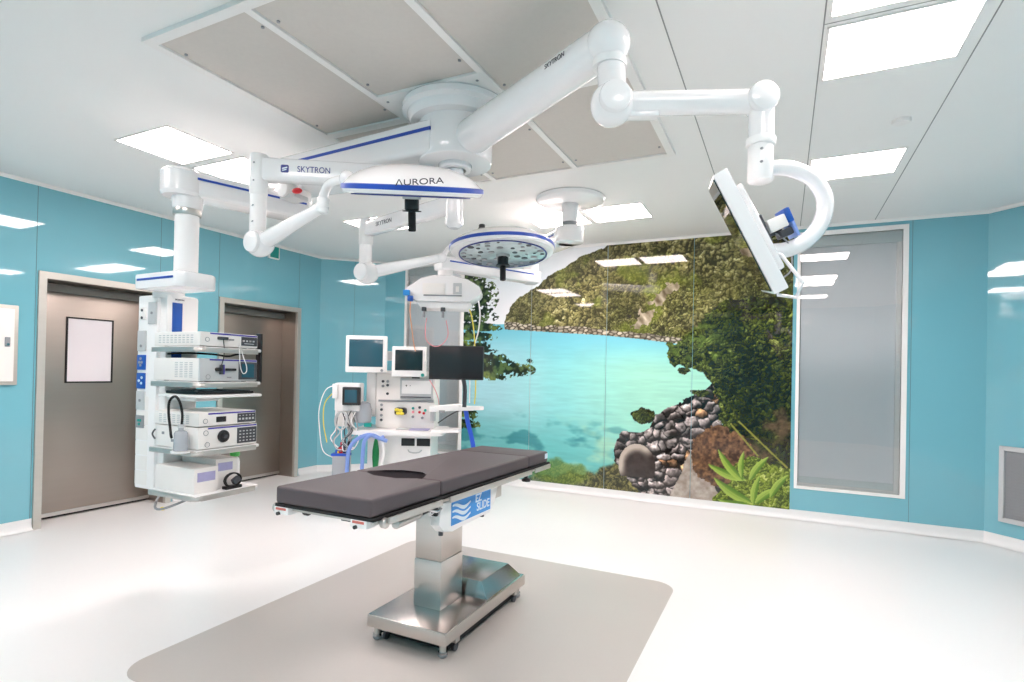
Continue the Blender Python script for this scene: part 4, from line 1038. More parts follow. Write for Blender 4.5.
# lettering wraps on the dome side facing the camera
mb = MB()
pc = C1+p1_*.333+n1*.036+cam_r*.035
ey_ = (n1*.80-p1_*.6).normalized(); ex_ = (cam_r-ey_*cam_r.dot(ey_)).normalized(); nz_ = ex_.cross(ey_)
mb.text('\u039bURORA', frame(ex_, ey_, nz_, pc+nz_*.012), .044, 'logo_black', sx=1.15); 
mb.obj('lettering', hd)
PT = Vector((-2.70, 2.205, 2.575))
mb = MB(); bar(mb, (HX+.0, HY, 2.575), PT, .085, .115, 'white_enamel', .02, h2=.13, w2=.08)
arm = mb.obj('horizontal_arm', t)
dA = (Vector((HX, HY, 0))-Vector((PT.x, PT.y, 0))).normalized()
mb = MB(); pt = PT+dA*.315; nn = dA.cross(Vector((0, 0, 1)))
mb.text('SKYTRON', frame(dA, (0, 0, 1), nn, pt+nn*.0425), .048, 'logo_blue', sx=.85)
pl = PT+dA*.155+nn*.043
mb.prism(rrect(-.022, -.022, .022, .022, .008, 4), frame(dA, (0, 0, 1), nn, pl), .001, 'logo_blue')
mb.prism([(-.014, .004), (.014, .012), (.014, .004), (-.014, -.004)], frame(dA, (0, 0, 1), nn, pl+nn*.0015), .0006, 'label_white')
mb.prism([(-.014, -.008), (.010, -.001), (.010, -.007), (-.014, -.014)], frame(dA, (0, 0, 1), nn, pl+nn*.0015), .0006, 'label_white')
mb.obj('lettering', arm)
mb = MB(); mb.cyl((PT.x, PT.y, 2.66), (PT.x, PT.y, 2.43), .049, 'white_plastic', seg=32, bev=.006); mb.cyl((PT.x, PT.y, 2.44), (PT.x, PT.y, 2.17), .044, 'white_plastic', seg=32)
for z in (2.60, 2.50, 2.36, 2.27): mb.cyl((PT.x, PT.y-.04, z), (PT.x+.02, PT.y-.05, z), .004, 'mid_grey', seg=8)
mb.obj('drop_tube', t)
J = Vector((-2.685, 2.212, 2.155)); EL = Vector((-2.171, 2.163, 2.29))
mb = MB(); mb.ball(J, .088, 'white_enamel', (1, .8, .88)); mb.cyl(J+Vector((0, -.03, 0)), J+Vector((0, -.07, 0)), .06, 'white_enamel', seg=32, bev=.01)
mb.tube([J, J+(EL-J)*.35, J+(EL-J)*.7, EL], .03, 'white_enamel', seg=20, radii=[.05, .042, .034, .03]); mb.ball(EL, .034, 'white_enamel')
mb.obj('spring_arm', t)
mb = MB(); YK = Vector((-1.935, 2.09, 2.385))
mb.cyl(EL+Vector((.0, 0, -.03)), EL+Vector((.01, .0, .05)), .03, 'white_plastic', seg=20, bev=.006)
mb.tube([EL, EL+Vector((.02, -.01, .06)), Vector((-2.08, 2.12, 2.39)), YK], .022, 'white_enamel', seg=16, smooth=6)
mb.ball(YK, .04, 'white_enamel'); mb.cyl(YK, YK+Vector((.04, .02, -.06)), .032, 'white_plastic', seg=20, bev=.004)
mb.obj('yoke', t)
# farther light
C2 = Vector((-1.639, 3.20, 2.225)); to2 = Vector((C2.x, C2.y, 0)).normalized()
n2 = (Vector((0, 0, 1))*math.cos(math.radians(5.5))+to2*math.sin(math.radians(5.5))+cam_r*-.02).normalized()
t = thing('surgical_light', 'farther surgical lamp head showing its round lens, hanging before the mural, with its arm', 'surgical light', C2)
M, hd = lamp_head(t, C2, n2, cam_r, .335, None, ph=2.0)
P2 = Vector((-2.635, 3.04, 2.43))
mb = MB(); bar(mb, (HX, HY, 2.435), P2, .07, .10, 'white_enamel', .018)
arm = mb.obj('horizontal_arm', t)
dA = (Vector((HX, HY, 0))-Vector((P2.x, P2.y, 0))).normalized(); nn = dA.cross(Vector((0, 0, 1)))
mb = MB(); mb.text('SKYTRON', frame(dA, (0, 0, 1), nn, P2+dA*.26+nn*.0355), .040, 'logo_black'); mb.obj('lettering', arm)
mb = MB(); mb.cyl((P2.x, P2.y, 2.50), (P2.x, P2.y, 2.32), .048, 'white_plastic', seg=32, bev=.006); mb.cyl((P2.x, P2.y, 2.33), (P2.x, P2.y, 2.13), .042, 'white_plastic', seg=32); mb.obj('drop_tube', t)
J2 = Vector((-2.622, 3.045, 2.125)); EL2 = Vector((-2.13, 3.24, 2.235))
mb = MB(); mb.ball(J2, .09, 'white_enamel', (1, .85, .85)); mb.cyl(J2+Vector((0, -.03, 0)), J2+Vector((0, -.075, 0)), .06, 'white_enamel', seg=32, bev=.01)
bar(mb, J2, EL2, .06, .085, 'white_enamel', .02, h2=.055, w2=.045); mb.ball(EL2, .034, 'white_enamel'); mb.obj('spring_arm', t)
mb = MB(); YK2 = C2+n2*.13+cam_r*-.13
mb.tube([EL2, EL2+Vector((.05, .02, .07)), EL2+Vector((.2, .0, .11)), YK2], .02, 'white_enamel', seg=14, smooth=6); mb.obj('yoke', t)
mb = MB(); kp = C2-to2*.16+n2*.105+cam_r*-.13; mb.cyl(kp, kp+n2*.035, .02, 'black_plastic', seg=20, bev=.005); mb.cyl(kp-n2*.01, kp+n2*.01, .026, 'dark_grey', seg=20); mb.obj('focus_knob', hd)

# ------------------------------------------------------------------ monitor boom
A0 = Vector((HX+.05, HY-.03, 2.765)); A3 = Vector((-.645, 2.14, 2.765))
t = thing('monitor_boom', 'thick white round arm reaching from the main mount to the curved hook at the right', 'boom arm', A3)
mb = MB(); mb.tube([A0, A0+(A3-A0)*.3, A0+(A3-A0)*.7, A3], .08, 'white_enamel', seg=32, radii=[.10, .095, .085, .08]); mb.ball(A3, .088, 'white_enamel', (1, 1, .95))
up_arm = mb.obj('main_arm', t)
dB = (A3-A0).normalized(); nn = dB.cross(Vector((0, 0, 1))).normalized()
nn = nn if nn.y < 0 else -nn
mb = MB(); mb.text('SKYTRON', frame(dB, nn.cross(dB)*-1 if (nn.cross(dB)).z < 0 else nn.cross(dB), nn, A3-dB*.24+nn*.0835+Vector((0, 0, .015))), .03, 'logo_black'); mb.obj('lettering', up_arm)
B = Vector((-.622, 2.138, 2.52)); Bc = Vector((-.10, 2.345, 2.52))
mb = MB(); mb.cyl((A3.x+.01, A3.y, 2.72), (B.x, B.y, 2.56), .055, 'white_enamel', seg=32); mb.lathe([(.05, 0), (.066, 0), (.068, .012), (.066, .03), (.05, .03)], (A3.x+.008, A3.y, 2.668), (0, 0, 1), 'white_plastic', 32)
mb.ball(B, .088, 'white_enamel', (1, .9, 1)); mb.cyl(B-cam_f*.02, B-cam_f*.085, .062, 'white_enamel', seg=32, bev=.014)
mb.obj('elbow_joint', t)
mb = MB(); dM = (Bc-B).normalized()
mb.tube([B+dM*.0, B+dM*.15, Bc-dM*.1, Bc], .046, 'white_enamel', seg=28); mb.ball(Bc, .062, 'white_enamel'); mb.box(B+dM*.10-Vector((0, 0, .045)), (.16, .05, .03), 'white_enamel', .01, R=rotto(dM, cam_f, (0, 0, 1)))
mb.cyl(Bc-cam_f*.02, Bc-cam_f*.065, .058, 'white_enamel', seg=32, bev=.014); mb.obj('spring_arm', t)
mb = MB(); mb.cyl((Bc.x+.01, Bc.y, 2.50), (Bc.x+.01, Bc.y, 2.37), .047, 'white_enamel', seg=32); mb.cyl((Bc.x+.01, Bc.y, 2.375), (Bc.x+.01, Bc.y, 2.345), .054, 'white_plastic', seg=32, bev=.004)
mb.cyl((Bc.x+.01, Bc.y, 2.35), (Bc.x+.01, Bc.y, 2.205), .046, 'white_plastic', seg=32, bev=.010)
for z in (2.32, 2.27): mb.cyl((Bc.x+.01, Bc.y-.04, z), (Bc.x+.018, Bc.y-.048, z), .005, 'mid_grey', seg=8)
mb.obj('drop_tube', t)
O = Vector((Bc.x+.01, Bc.y, 2.255)); arc = [O]
for (x, z) in ((.06, 2.262), (.125, 2.258), (.20, 2.225), (.245, 2.165), (.252, 2.10), (.225, 2.03), (.17, 1.975), (.10, 1.945), (.03, 1.937)):
    arc.append(Vector((Bc.x+.01, Bc.y, z))+cam_r*x)
mb = MB(); mb.tube(arc, .030, 'white_enamel', seg=20, smooth=5); mb.obj('hook_arm', t)

# operating monitor hanging from the hook, seen from its edge
cu_ = Vector((0, 0, 1)); e1 = (cam_r*.483-cu_*.875).normalized(); nimg = (-cam_r*.875-cu_*.483)
vw = -Vector((-.119, 2.273, .537)).normalized()     # toward the viewer
nimg = (nimg-vw*nimg.dot(vw)).normalized(); e1 = (e1-vw*e1.dot(vw)).normalized()
nS = (nimg*math.cos(math.radians(7.5))+vw*math.sin(math.radians(7.5))).normalized(); e1 = (e1-nS*e1.dot(nS)).normalized(); e2 = nS.cross(e1).normalized()
if e2.dot(cam_f) < 0: e2 = -e2
CM = Vector((-.140, 2.385, 2.018))
t = thing('surgical_monitor', 'white flat monitor tilted edge-on, hanging from the curved hook at the right', 'monitor', CM)
RS = rotto(e1, e2, nS) if e1.cross(e2).dot(nS) > 0 else rotto(e1, -e2, nS)
mb = MB(); mb.box(CM, (.50, .32, .055), 'white_enamel', .008, R=RS); mb.box(CM-nS*.040, (.36, .24, .03), 'white_enamel', .015, R=RS); mb.obj('housing', t)
mb = MB(); mb.box(CM+nS*.030, (.47, .29, .004), 'screen_gloss', R=RS); mb.obj('screen', t)
mb = MB(); hk = arc[-1]; mb.cyl(hk, CM-nS*.05, .03, 'white_enamel', seg=20); mb.box(CM-nS*.055, (.12, .12, .015), 'light_grey', .004, R=RS); mb.obj('mounting_bracket', t)
bc = Vector((-.003, 2.37, 2.055))
mb = MB(); eb = (cam_r*.9+cu_*.42).normalized(); eu = (-cam_r*.42+cu_*.9).normalized(); RB = rotto(eb, cam_f, eu)
mb.box(bc-eb*.045+eu*.0, (.075, .07, .05), 'warm_white', .006, R=RB); mb.box(bc-eb*.075-eu*.03, (.10, .012, .012), 'dark_grey', .002, R=RB); mb.box(bc-eb*.095, (.006, .08, .11), 'dark_grey', .002, R=RB)
mb.box(bc-eb*.02-eu*.045, (.05, .05, .03), 'dark_grey', .008, R=RB)
ob = mb.obj('connector_box', t)
mb = MB(); mb.box(bc+eb*.005+eu*.012, (.024, .075, .058), 'panel_blue', .006, R=RB); mb.box(bc+eb*.01-eu*.045, (.012, .07, .06), 'hose_blue', .004, R=RB); mb.obj('blue_cap', ob)
tag(bpy.data.objects['blue_cap'], 'bright blue end cap')
hb = CM+e1*.265-nS*.02
mb = MB(); q0 = CM+e1*.10-nS*.03; 
mb.tube([CM+e1*.10-nS*.028-e2*.1, CM+e1*.13-nS*.062-e2*.1, CM+e1*.26-nS*.085-e2*.1, CM+e1*.30-nS*.04-e2*.1, CM+e1*.262+nS*.010-e2*.1, CM+e1*.246+nS*.004-e2*.1], .007, 'white_enamel', seg=10); mb.obj('grab_handle', t)
mb = MB(); mb.tube([CM+e1*.0-nS*.05-e2*.05, CM+e1*.1-nS*.11-e2*.05, CM+e1*.2-nS*.09, CM+e1*.22-nS*.05], .003, 'mid_grey', seg=8, smooth=5); mb.obj('lead', t)

# ------------------------------------------------------------------ rear boom: mount, two arms, service head
GX, GY = -1.73, 4.68
mb = MB(); mb.lathe([(0, 0), (.30, 0), (.31, -.01), (.295, -.035), (.26, -.05), (0, -.06)], (GX, GY, HC), (0, 0, 1), 'white_enamel', 64)
mb.cyl((GX, GY, HC-.05), (GX, GY, 2.80), .075, 'white_enamel', seg=36); mb.cyl((GX, GY, 2.80), (GX, GY, 2.755), .066, 'mid_grey', seg=36)
solo(mb, 'boom_mount', 'smaller round white canopy with short post on the ceiling near the mural', 'ceiling mount', (GX, GY, HC))
K1 = Vector((-2.34, 5.20, 0)); HD = Vector((-2.795, 4.31, 0))
t = thing('anaesthesia_pendant', 'white rear pendant with blue-striped arms and domed gas head over the anaesthesia machine', 'equipment boom', (HD.x, HD.y, 2.08))
mb = MB(); bar(mb, (GX, GY, 2.68), (K1.x-.03, K1.y+.02, 2.68), .22, .13, 'white_enamel', .03, w2=.17); mb.cyl((GX, GY, 2.615), (GX, GY, 2.757), .125, 'white_enamel', seg=40, bev=.012); a = mb.obj('upper_arm', t)
dd = (K1-Vector((GX, GY, 0))).normalized(); sd = dd.cross(Vector((0, 0, 1))); sd = sd if sd.y < 0 else -sd
mb = MB(); bar(mb, Vector((GX, GY, 2.70))+dd*.10+sd*.112, K1+Vector((0, 0, 2.70))+sd*.089, .004, .012, 'stripe_blue', 0); mb.obj('stripe', a)
mb = MB(); Da = (HD-K1).normalized(); bar(mb, K1+Vector((0, 0, 2.43))-Da*.08, HD+Vector((0, 0, 2.43))+Da*.08, .16, .12, 'white_enamel', .022); mb.cyl((K1.x, K1.y, 2.48), (K1.x, K1.y, 2.62), .08, 'white_enamel', seg=32); mb.cyl((K1.x, K1.y, 2.36), (K1.x, K1.y, 2.40), .06, 'light_grey', seg=28)
a = mb.obj('lower_arm', t); sd = Da.cross(Vector((0, 0, 1))); sd = sd if sd.dot(cam_f) < 0 else -sd
mb = MB(); bar(mb, K1+Vector((0, 0, 2.45))+sd*.0815+Da*.02, HD+Vector((0, 0, 2.45))+sd*.0815, .004, .012, 'stripe_blue', 0); mb.obj('stripe', a)
mb = MB(); mb.cyl((HD.x, HD.y, 2.40), (HD.x, HD.y, 2.27), .068, 'white_plastic', seg=32); mb.obj('drop_tube', t)
MH = frame(cam_r, (0, 0, 1), cam_r.cross(Vector((0, 0, 1))), HD+Vector((0, 0, 2.12))-(cam_r.cross(Vector((0, 0, 1))))*.16)
mb = MB(); mb.prism([(-.34, .02), (-.33, .07), (-.20, .16), (-.08, .19), (.08, .19), (.22, .155), (.33, .09), (.345, .03), (.30, -.015), (.24, -.05), (-.24, -.05), (-.30, -.01)], MH, .32, 'white_enamel', .03)
mb.prism([(-.24, -.05), (.25, -.05), (.22, -.11), (-.20, -.11)], MH @ Matrix.Translation((0, 0, .04)), .24, 'white_plastic', .012); gh = mb.obj('gas_head', t)
nC = cam_r.cross(Vector((0, 0, 1))); fc = HD+nC*.162+Vector((0, 0, 2.12))
RC = rotto(cam_r, nC, (0, 0, 1))
mb = MB(); mb.box(fc+cam_r*-.08+Vector((0, 0, .06)), (.20, .006, .10), 'warm_white', .003, R=RC); mb.box(fc+cam_r*.0+Vector((0, 0, .002)), (.34, .006, .012), 'mid_grey', .002, R=RC); mb.obj('service_panel', gh)
mb = MB(); mb.box(fc+cam_r*.13+Vector((0, 0, .065)), (.075, .008, .10), 'light_grey', .003, R=RC); mb.box(fc+cam_r*.13+nC*.004+Vector((0, 0, .06)), (.03, .006, .05), 'warm_white', .002, R=RC); mb.obj('socket_panel', gh)
mb = MB(); mb.box(fc+cam_r*-.32+Vector((0, 0, .02)), (.06, .05, .05), 'label_blue', .01, R=RC); mb.box(fc+cam_r*-.285+Vector((0, 0, -.03)), (.05, .05, .05), 'panel_blue', .01, R=RC); mb.obj('hose_coupling', gh)
mb = MB()
for x in (-.17, .0): mb.cyl(fc+cam_r*x+nC*-.05+Vector((0, 0, -.10)), fc+cam_r*x+nC*-.05+Vector((0, 0, -.135)), .022, 'dark_grey', seg=14); mb.cyl(fc+cam_r*x+nC*-.05+Vector((0, 0, -.135)), fc+cam_r*x+nC*-.05+Vector((0, 0, -.19)), .012, 'mid_grey', seg=12)
mb.obj('gas_outlet', gh)
# hoses hanging from the head
MO = Vector((-3.627, 4.688, 0))                # anaesthesia machine base point
def ML_(x, z, dy=0): return MO+cam_r*x+cam_f*dy+Vector((0, 0, z))
def HP(x, z, dy=0): return HD+cam_r*x+cam_f*dy+Vector((0, 0, z))
def hose(pts, r, m, label, cat='hose', name='gas_hose', grp=None):
    mb = MB(); mb.tube(pts, r, m, seg=10, smooth=6); return solo(mb, name, label, cat, pts[-1], grp)
hose([HP(-.31, 2.10), HP(-.335, 2.0, .1), HP(-.36, 1.86, .35), HP(-.38, 1.7, .62), HP(-.37, 1.55, .82), HP(-.36, 1.47, .9)], .005, 'orange', 'orange hose dropping from the left end of the rear gas head')
hose([HP(-.17, 1.94, .05), HP(-.18, 1.85, .05), HP(-.17, 1.74, .05), HP(-.10, 1.68, .05), HP(-.02, 1.70, .05), HP(.03, 1.79, .05), HP(.01, 1.92, .05)], .004, 'pink', 'pink hose looping between the two outlets of the rear gas head')
hose([HP(.19, 2.07, .0), HP(.235, 2.0, .05), HP(.25, 1.88, .25), HP(.25, 1.74, .48), HP(.26, 1.5, .56), HP(.26, 1.25, .60), HP(.25, 1.12, .62)], .006, 'yellow', 'yellow hose hanging from the right side of the rear gas head')
hose([HP(.31, 2.10), HP(.32, 1.98, .1), HP(.29, 1.84, .35), HP(.24, 1.70, .52), HP(.20, 1.5, .58), HP(.20, 1.3, .60), HP(.20, 1.13, .62)], .007, 'white_plastic', 'white hose slanting down from the right end of the rear gas head')

# ------------------------------------------------------------------ anaesthesia machine
RC2 = rotto(cam_r, cam_f, (0, 0, 1))
t = thing('anaesthesia_machine', 'white anaesthesia machine with drawers and shelves standing behind the operating table', 'anaesthesia machine', MO+Vector((.04, .02, 0)))
def MBX(mb, x0, x1, y0, y1, z0, z1, m, bev=.006): mb.box(ML_((x0+x1)/2, (z0+z1)/2, (y0+y1)/2), (x1-x0, y1-y0, z1-z0), m, bev, R=RC2)
mb = MB(); MBX(mb, -.28, .385, .0, .55, .14, .79, 'white_plastic', .015); MBX(mb, -.33, .42, -.06, .6, .08, .15, 'light_grey', .02); low = mb.obj('lower_cabinet', t)
mb = MB(); MBX(mb, .075, .215, -.006, .01, .665, .745, 'black_plastic', .006); MBX(mb, .235, .375, -.006, .01, .665, .745, 'black_plastic', .006); mb.obj('open_compartment', low)
mb = MB(); MBX(mb, .06, .38, -.012, .01, .42, .645, 'white_plastic', .006); dr = mb.obj('drawer', low)
mb = MB(); mb.tube([ML_(.15, .625, -.012), ML_(.17, .608, -.035), ML_(.22, .60, -.04), ML_(.27, .608, -.035), ML_(.29, .625, -.012)], .007, 'light_grey', smooth=4); mb.obj('drawer_handle', dr)
mb = MB(); MBX(mb, .06, .38, -.012, .01, .18, .40, 'white_plastic', .006); mb.obj('drawer', low)
for x in (-.26, .35):
    for y in (.0, .52):
        mb = MB(); mb.cyl(ML_(x-.015, .045, y), ML_(x+.015, .045, y), .045, 'dark_grey', seg=20); mb.box(ML_(x, .09, y), (.04, .04, .04), 'mid_grey', .004, R=RC2); mb.obj('caster', t)
mb = MB(); mb.prism([(x, y) for x, y in rrect(-.43, -.17, .52, .5, .06, 5)], frame(cam_r, cam_f, (0, 0, 1), MO+Vector((0, 0, .79))), .04, 'white_plastic', .008); mb.obj('worktop', t)
mb = MB(); mb.prism([(.40, -.14), (.68, -.10), (.70, .0), (.66, .12), (.40, .16)], frame(cam_r, cam_f, (0, 0, 1), MO+Vector((0, 0, .822))), .03, 'white_plastic', .008); mb.obj('fold_out_shelf', t)
mb = MB(); MBX(mb, -.23, .40, .12, .5, .832, 1.42, 'warm_white', .015); MBX(mb, -.34, .44, .06, .5, 1.42, 1.445, 'white_plastic', .008)
MBX(mb, -.34, -.235, .14, .48, .95, 1.42, 'white_plastic', .02); up = mb.obj('upper_cabinet', t)
mb = MB(); MBX(mb, .03, .375, .09, .13, 1.15, 1.37, 'light_grey', .008); MBX(mb, .05, .36, .084, .095, 1.205, 1.345, 'white_plastic', .004); MBX(mb, .04, .36, .082, .094, 1.163, 1.176, 'dark_grey', .002)
mb.cyl(ML_(.10, 1.29, .084), ML_(.10, 1.29, .078), .008, 'dark_grey', seg=10); mb.cyl(ML_(.14, 1.29, .084), ML_(.14, 1.29, .078), .005, 'mid_grey', seg=10); mb.obj('vaporiser_bay', up)
mb = MB(); MBX(mb, -.20, .385, .11, .13, 1.115, 1.135, 'mid_grey', .002); mb.obj('seam_line', up)
mb = MB()
for x, z, m in ((-.155, 1.33, 'dark_grey'), (-.105, 1.33, 'mid_grey'), (-.105, 1.29, 'dark_grey'), (-.155, 1.28, 'mid_grey'), (-.105, 1.20, 'dark_grey'), (-.165, 1.08, 'mid_grey'), (-.165, 1.03, 'dark_grey'), (-.165, .97, 'mid_grey'), (-.165, .92, 'dark_grey'), (.17, 1.05, 'teal_plastic'), (.17, 1.01, 'pink'), (.17, .96, 'mid_grey'), (.24, 1.06, 'dark_grey'), (.24, 1.01, 'red'), (.285, 1.00, 'red'), (.30, 1.03, 'teal_plastic'), (.27, .95, 'mid_grey')):
    mb.cyl(ML_(x, z, .12), ML_(x, z, .105), .014, m, seg=14)
mb.obj('control_knobs', up)
mb = MB(); mb.box(ML_(.045, 1.02, .08), (.12, .09, .075), 'black_plastic', .02, R=RC2)
for x, z in ((.015, 1.035), (.055, 1.03), (.03, 1.0), (.068, .998)): mb.ball(ML_(x, z, .03), .021, 'yellow', (1.2, .6, .8), R=RC2)
o = mb.obj('yellow_knob_block', up); tag(o, 'yellow and black knobs')
mb = MB(); MBX(mb, .02, .16, -.02, .1, .833, .845, 'light_grey', .004); MBX(mb, .16, .36, -.06, .1, .833, .842, 'pale_violet', .004); mb.obj('worktop_tray', t)
# canister and hoses at the left
mb = MB(); mb.lathe([(0, 0), (.075, 0), (.085, .01), (.09, .13), (.07, .20), (.03, .22), (0, .22)], ML_(-.33, .90, .0), (0, 0, 1), 'clear_grey', 28); o = mb.obj('absorber_canister', t)
mb = MB(); mb.cyl(ML_(-.27, .86, -.03), ML_(-.27, .90, -.03), .04, 'teal_plastic', seg=20); mb.obj('canister_valve', o)
mb = MB(); mb.lathe([(0, 0), (.012, .0), (.022, .05), (.034, .2), (.034, .27), (.020, .36), (.01, .40), (0, .40)], ML_(-.155, .36, -.14), (0, 0, 1), 'green', 20); mb.tube([ML_(-.155, .75, -.14), ML_(-.155, .79, -.1), ML_(-.16, .80, -.0)], .012, 'white_plastic')
o = mb.obj('breathing_bag', t); tag(o, 'dark green rubber breathing bag')
t_ = [ML_(-.06, .78, -.20), ML_(-.10, .765, -.22), ML_(-.20, .80, -.24), ML_(-.31, .76, -.24), ML_(-.385, .68, -.24), ML_(-.41, .55, -.24), ML_(-.42, .3, -.22), ML_(-.41, .2, -.2)]
hose(t_, .02, 'hose_blue', 'pale blue corrugated hose, left one in front of the anaesthesia machine', 'hose', 'breathing_hose')
hose([ML_(-.02, .74, -.24), ML_(-.10, .775, -.26), ML_(-.17, .80, -.27), ML_(-.235, .75, -.26), ML_(-.255, .65, -.25), ML_(-.265, .4, -.24), ML_(-.26, .2, -.22)], .019, 'hose_blue', 'pale blue corrugated hose, right one beside the green bag', 'hose', 'breathing_hose')
hose([ML_(-.10, .75, -.2), ML_(-.07, .70, -.22), ML_(-.06, .6, -.22), ML_(-.09, .45, -.22), ML_(-.10, .3, -.2)], .016, 'white_plastic', 'white hose hanging to the right of the green bag', 'hose', 'breathing_hose')
# screens on the machine
def screen(name, label, x0, x1, z0, z1, y, scr, bz, thick=.05, body='white_plastic', low=0, cat='monitor', tilt=0):
    t = thing(name, label, cat, ML_((x0+x1)/2, z0, y+.03))
    mb = MB(); MBX(mb, x0, x1, y, y+thick, z0, z1, body, .012); h = mb.obj('bezel', t)
    mb = MB(); MBX(mb, x0+bz, x1-bz, y-.003, y+.006, z0+bz+low, z1-bz, scr, .001); mb.obj('screen', t)
    return t, h
t, h = screen('patient_monitor', 'largest white-framed screen at the left on top of the anaesthesia machine', -.51, -.085, 1.42, 1.80, -.06, 'screen_teal', .038, low=.022)
mb = MB(); mb.cyl(ML_(-.13, 1.445, -.06), ML_(-.13, 1.445, -.068), .014, 'mid_grey', seg=16); mb.obj('dial', t)
mb = MB(); mb.box(ML_(-.27, 1.48, .1), (.12, .20, .08), 'light_grey', .01, R=RC2); mb.tube([ML_(-.25, 1.5, .0), ML_(-.24, 1.43, .12), ML_(-.2, 1.40, .25)], .02, 'light_grey', smooth=4); mb.obj('support_arm', t)
t, h = screen('patient_monitor', 'smaller white-framed dark screen in the middle on top of the anaesthesia machine', -.04, .318, 1.385, 1.70, -.02, 'screen_dark', .036, low=.03)
mb = MB(); mb.cyl(ML_(.285, 1.405, -.02), ML_(.285, 1.405, -.03), .018, 'teal_plastic', seg=16); mb.obj('dial', t)
mb = MB(); mb.box(ML_(.15, 1.40, .1), (.16, .2, .03), 'light_grey', .008, R=RC2); mb.box(ML_(.2, 1.375, .07), (.08, .03, .014), 'dark_grey', .003, R=RC2); mb.box(ML_(-.07, 1.60, .06), (.10, .05, .10), 'light_grey', .01, R=RC2); mb.obj('support_arm', t)
# vital-signs module left, with its leads, on the machine's rail
t, h = screen('vital_signs_monitor', 'small dark vital signs screen on a white stand left of the anaesthesia machine', -.505, -.325, 1.085, 1.27, -.16, 'screen_teal', .028, body='black_plastic', thick=.06)
mb = MB(); MBX(mb, -.60, -.34, -.10, .06, 1.02, 1.31, 'white_plastic', .015); MBX(mb, -.62, -.56, -.12, .0, 1.15, 1.30, 'white_plastic', .01); MBX(mb, -.6, -.42, -.08, .02, .86, 1.02, 'warm_white', .01)
mb.tube([ML_(-.45, .9, .03), ML_(-.45, .8, .12), ML_(-.3, .78, .2)], .02, 'light_grey'); mb.tube([ML_(-.48, 1.0, .04), ML_(-.47, .06, .04)], .018, 'light_grey')
mb.lathe([(0, 0), (.2, 0), (.2, .02), (.03, .05), (0, .05)], ML_(-.47, .01, .04), (0, 0, 1), 'light_grey', 28); mb.obj('stand', t)
rnd = random.Random(3)
cols = ['white_plastic', 'mid_grey', 'light_grey', 'dark_grey', 'white_plastic', 'mid_grey', 'light_grey', 'dark_grey', 'mid_grey', 'white_plastic']
for k in range(10):
    x = -.57+.022*k; mb = MB(); z0 = 1.05-.05*rnd.random()
    P = [ML_(x, z0, -.13)] + [ML_(x+rnd.uniform(-.05, .05), z0-.09*j-.02, -.15-.02*rnd.random()) for j in range(1, 5)]+[ML_(-.50+rnd.uniform(-.05, .14), .66, -.14)]
    mb.tube(P, .006, cols[k], seg=6, smooth=4); mb.obj('lead', t)
mb = MB(); P = [ML_(-.50+.06*math.cos(a), .93+.09*math.sin(a), -.17-.003*a) for a in [k*2*PI/16 for k in range(33)]]; mb.tube(P, .007, 'light_grey', seg=6); mb.obj('coiled_lead', t)
mb = MB(); mb.tube([ML_(-.56, 1.29, -.1), ML_(-.68, 1.24, -.12), ML_(-.745, 1.05, -.12), ML_(-.74, .85, -.12), ML_(-.70, .62, -.12), ML_(-.6, .55, -.12)], .005, 'white_plastic', smooth=6, seg=8); mb.tube([ML_(-.60, 1.22, -.1), ML_(-.69, 1.1, -.12), ML_(-.70, .9, -.12), ML_(-.66, .7, -.12)], .005, 'yellow', smooth=6, seg=8); mb.obj('lead', t)
t = thing('probe_holder', 'clear holder with red, blue and yellow plugs left of the hoses', 'holder', ML_(-.49, .25, -.15))
mb = MB(); MBX(mb, -.58, -.42, -.2, -.11, .30, .60, 'clear_grey', .012); mb.box(ML_(-.5, .25, -.1), (.05, .12, .5), 'light_grey', .005, R=RC2); mb.obj('holder_body', t)
mb = MB(); MBX(mb, -.59, -.41, -.205, -.105, .575, .60, 'deep_blue', .006); mb.obj('holder_rim', t)
for x, z, m in ((-.52, .66, 'red'), (-.50, .71, 'red'), (-.47, .67, 'violet'), (-.44, .63, 'deep_blue'), (-.55, .63, 'deep_blue'), (-.53, .62, 'yellow'), (-.47, .73, 'black_plastic'), (-.43, .72, 'black_plastic')):
    mb = MB(); mb.cyl(ML_(x, .57, -.15), ML_(x, z, -.15), .014, m, seg=12, bev=.003); mb.obj('plug', t)
# black flat screen on its own arm at the right
t = thing('display_screen', 'plain black flat screen hanging at the right of the anaesthesia machine, before the mural', 'monitor', ML_(.60, 1.40, -.45))
def NL(x, z, dy=0): return ML_(x, z, dy)
mb = MB(); MBX(mb, .405, .935, -.40, -.365, 1.37, 1.70, 'black_plastic', .006); mb.obj('bezel', t)
mb = MB(); MBX(mb, .415, .925, -.403, -.396, 1.385, 1.69, 'screen_black', .001); mb.obj('screen', t)
mb = MB(); mb.box(ML_(.67, 1.52, -.34), (.12, .05, .12), 'dark_grey', .008, R=RC2); mb.tube([ML_(.67, 1.52, -.32), ML_(.70, 1.45, -.22), ML_(.735, 1.3, -.15), ML_(.735, 1.09, -.14)], .022, 'dark_grey', smooth=4); mb.obj('support_post', t)
t = thing('machine_side_arm', 'white jointed arm shelf below the black screen, blue hose hanging from it', 'arm shelf', ML_(.42, 1.0, .0))
mb = MB(); mb.prism([(.0, .03), (.0, .085), (.16, .10), (.30, .115), (.44, .075), (.46, .05), (.30, .045), (.18, .05), (.06, .03)], frame(cam_r, (0, 0, 1), nC, ML_(.37, 1.0, .05)), .12, 'white_plastic', .01)
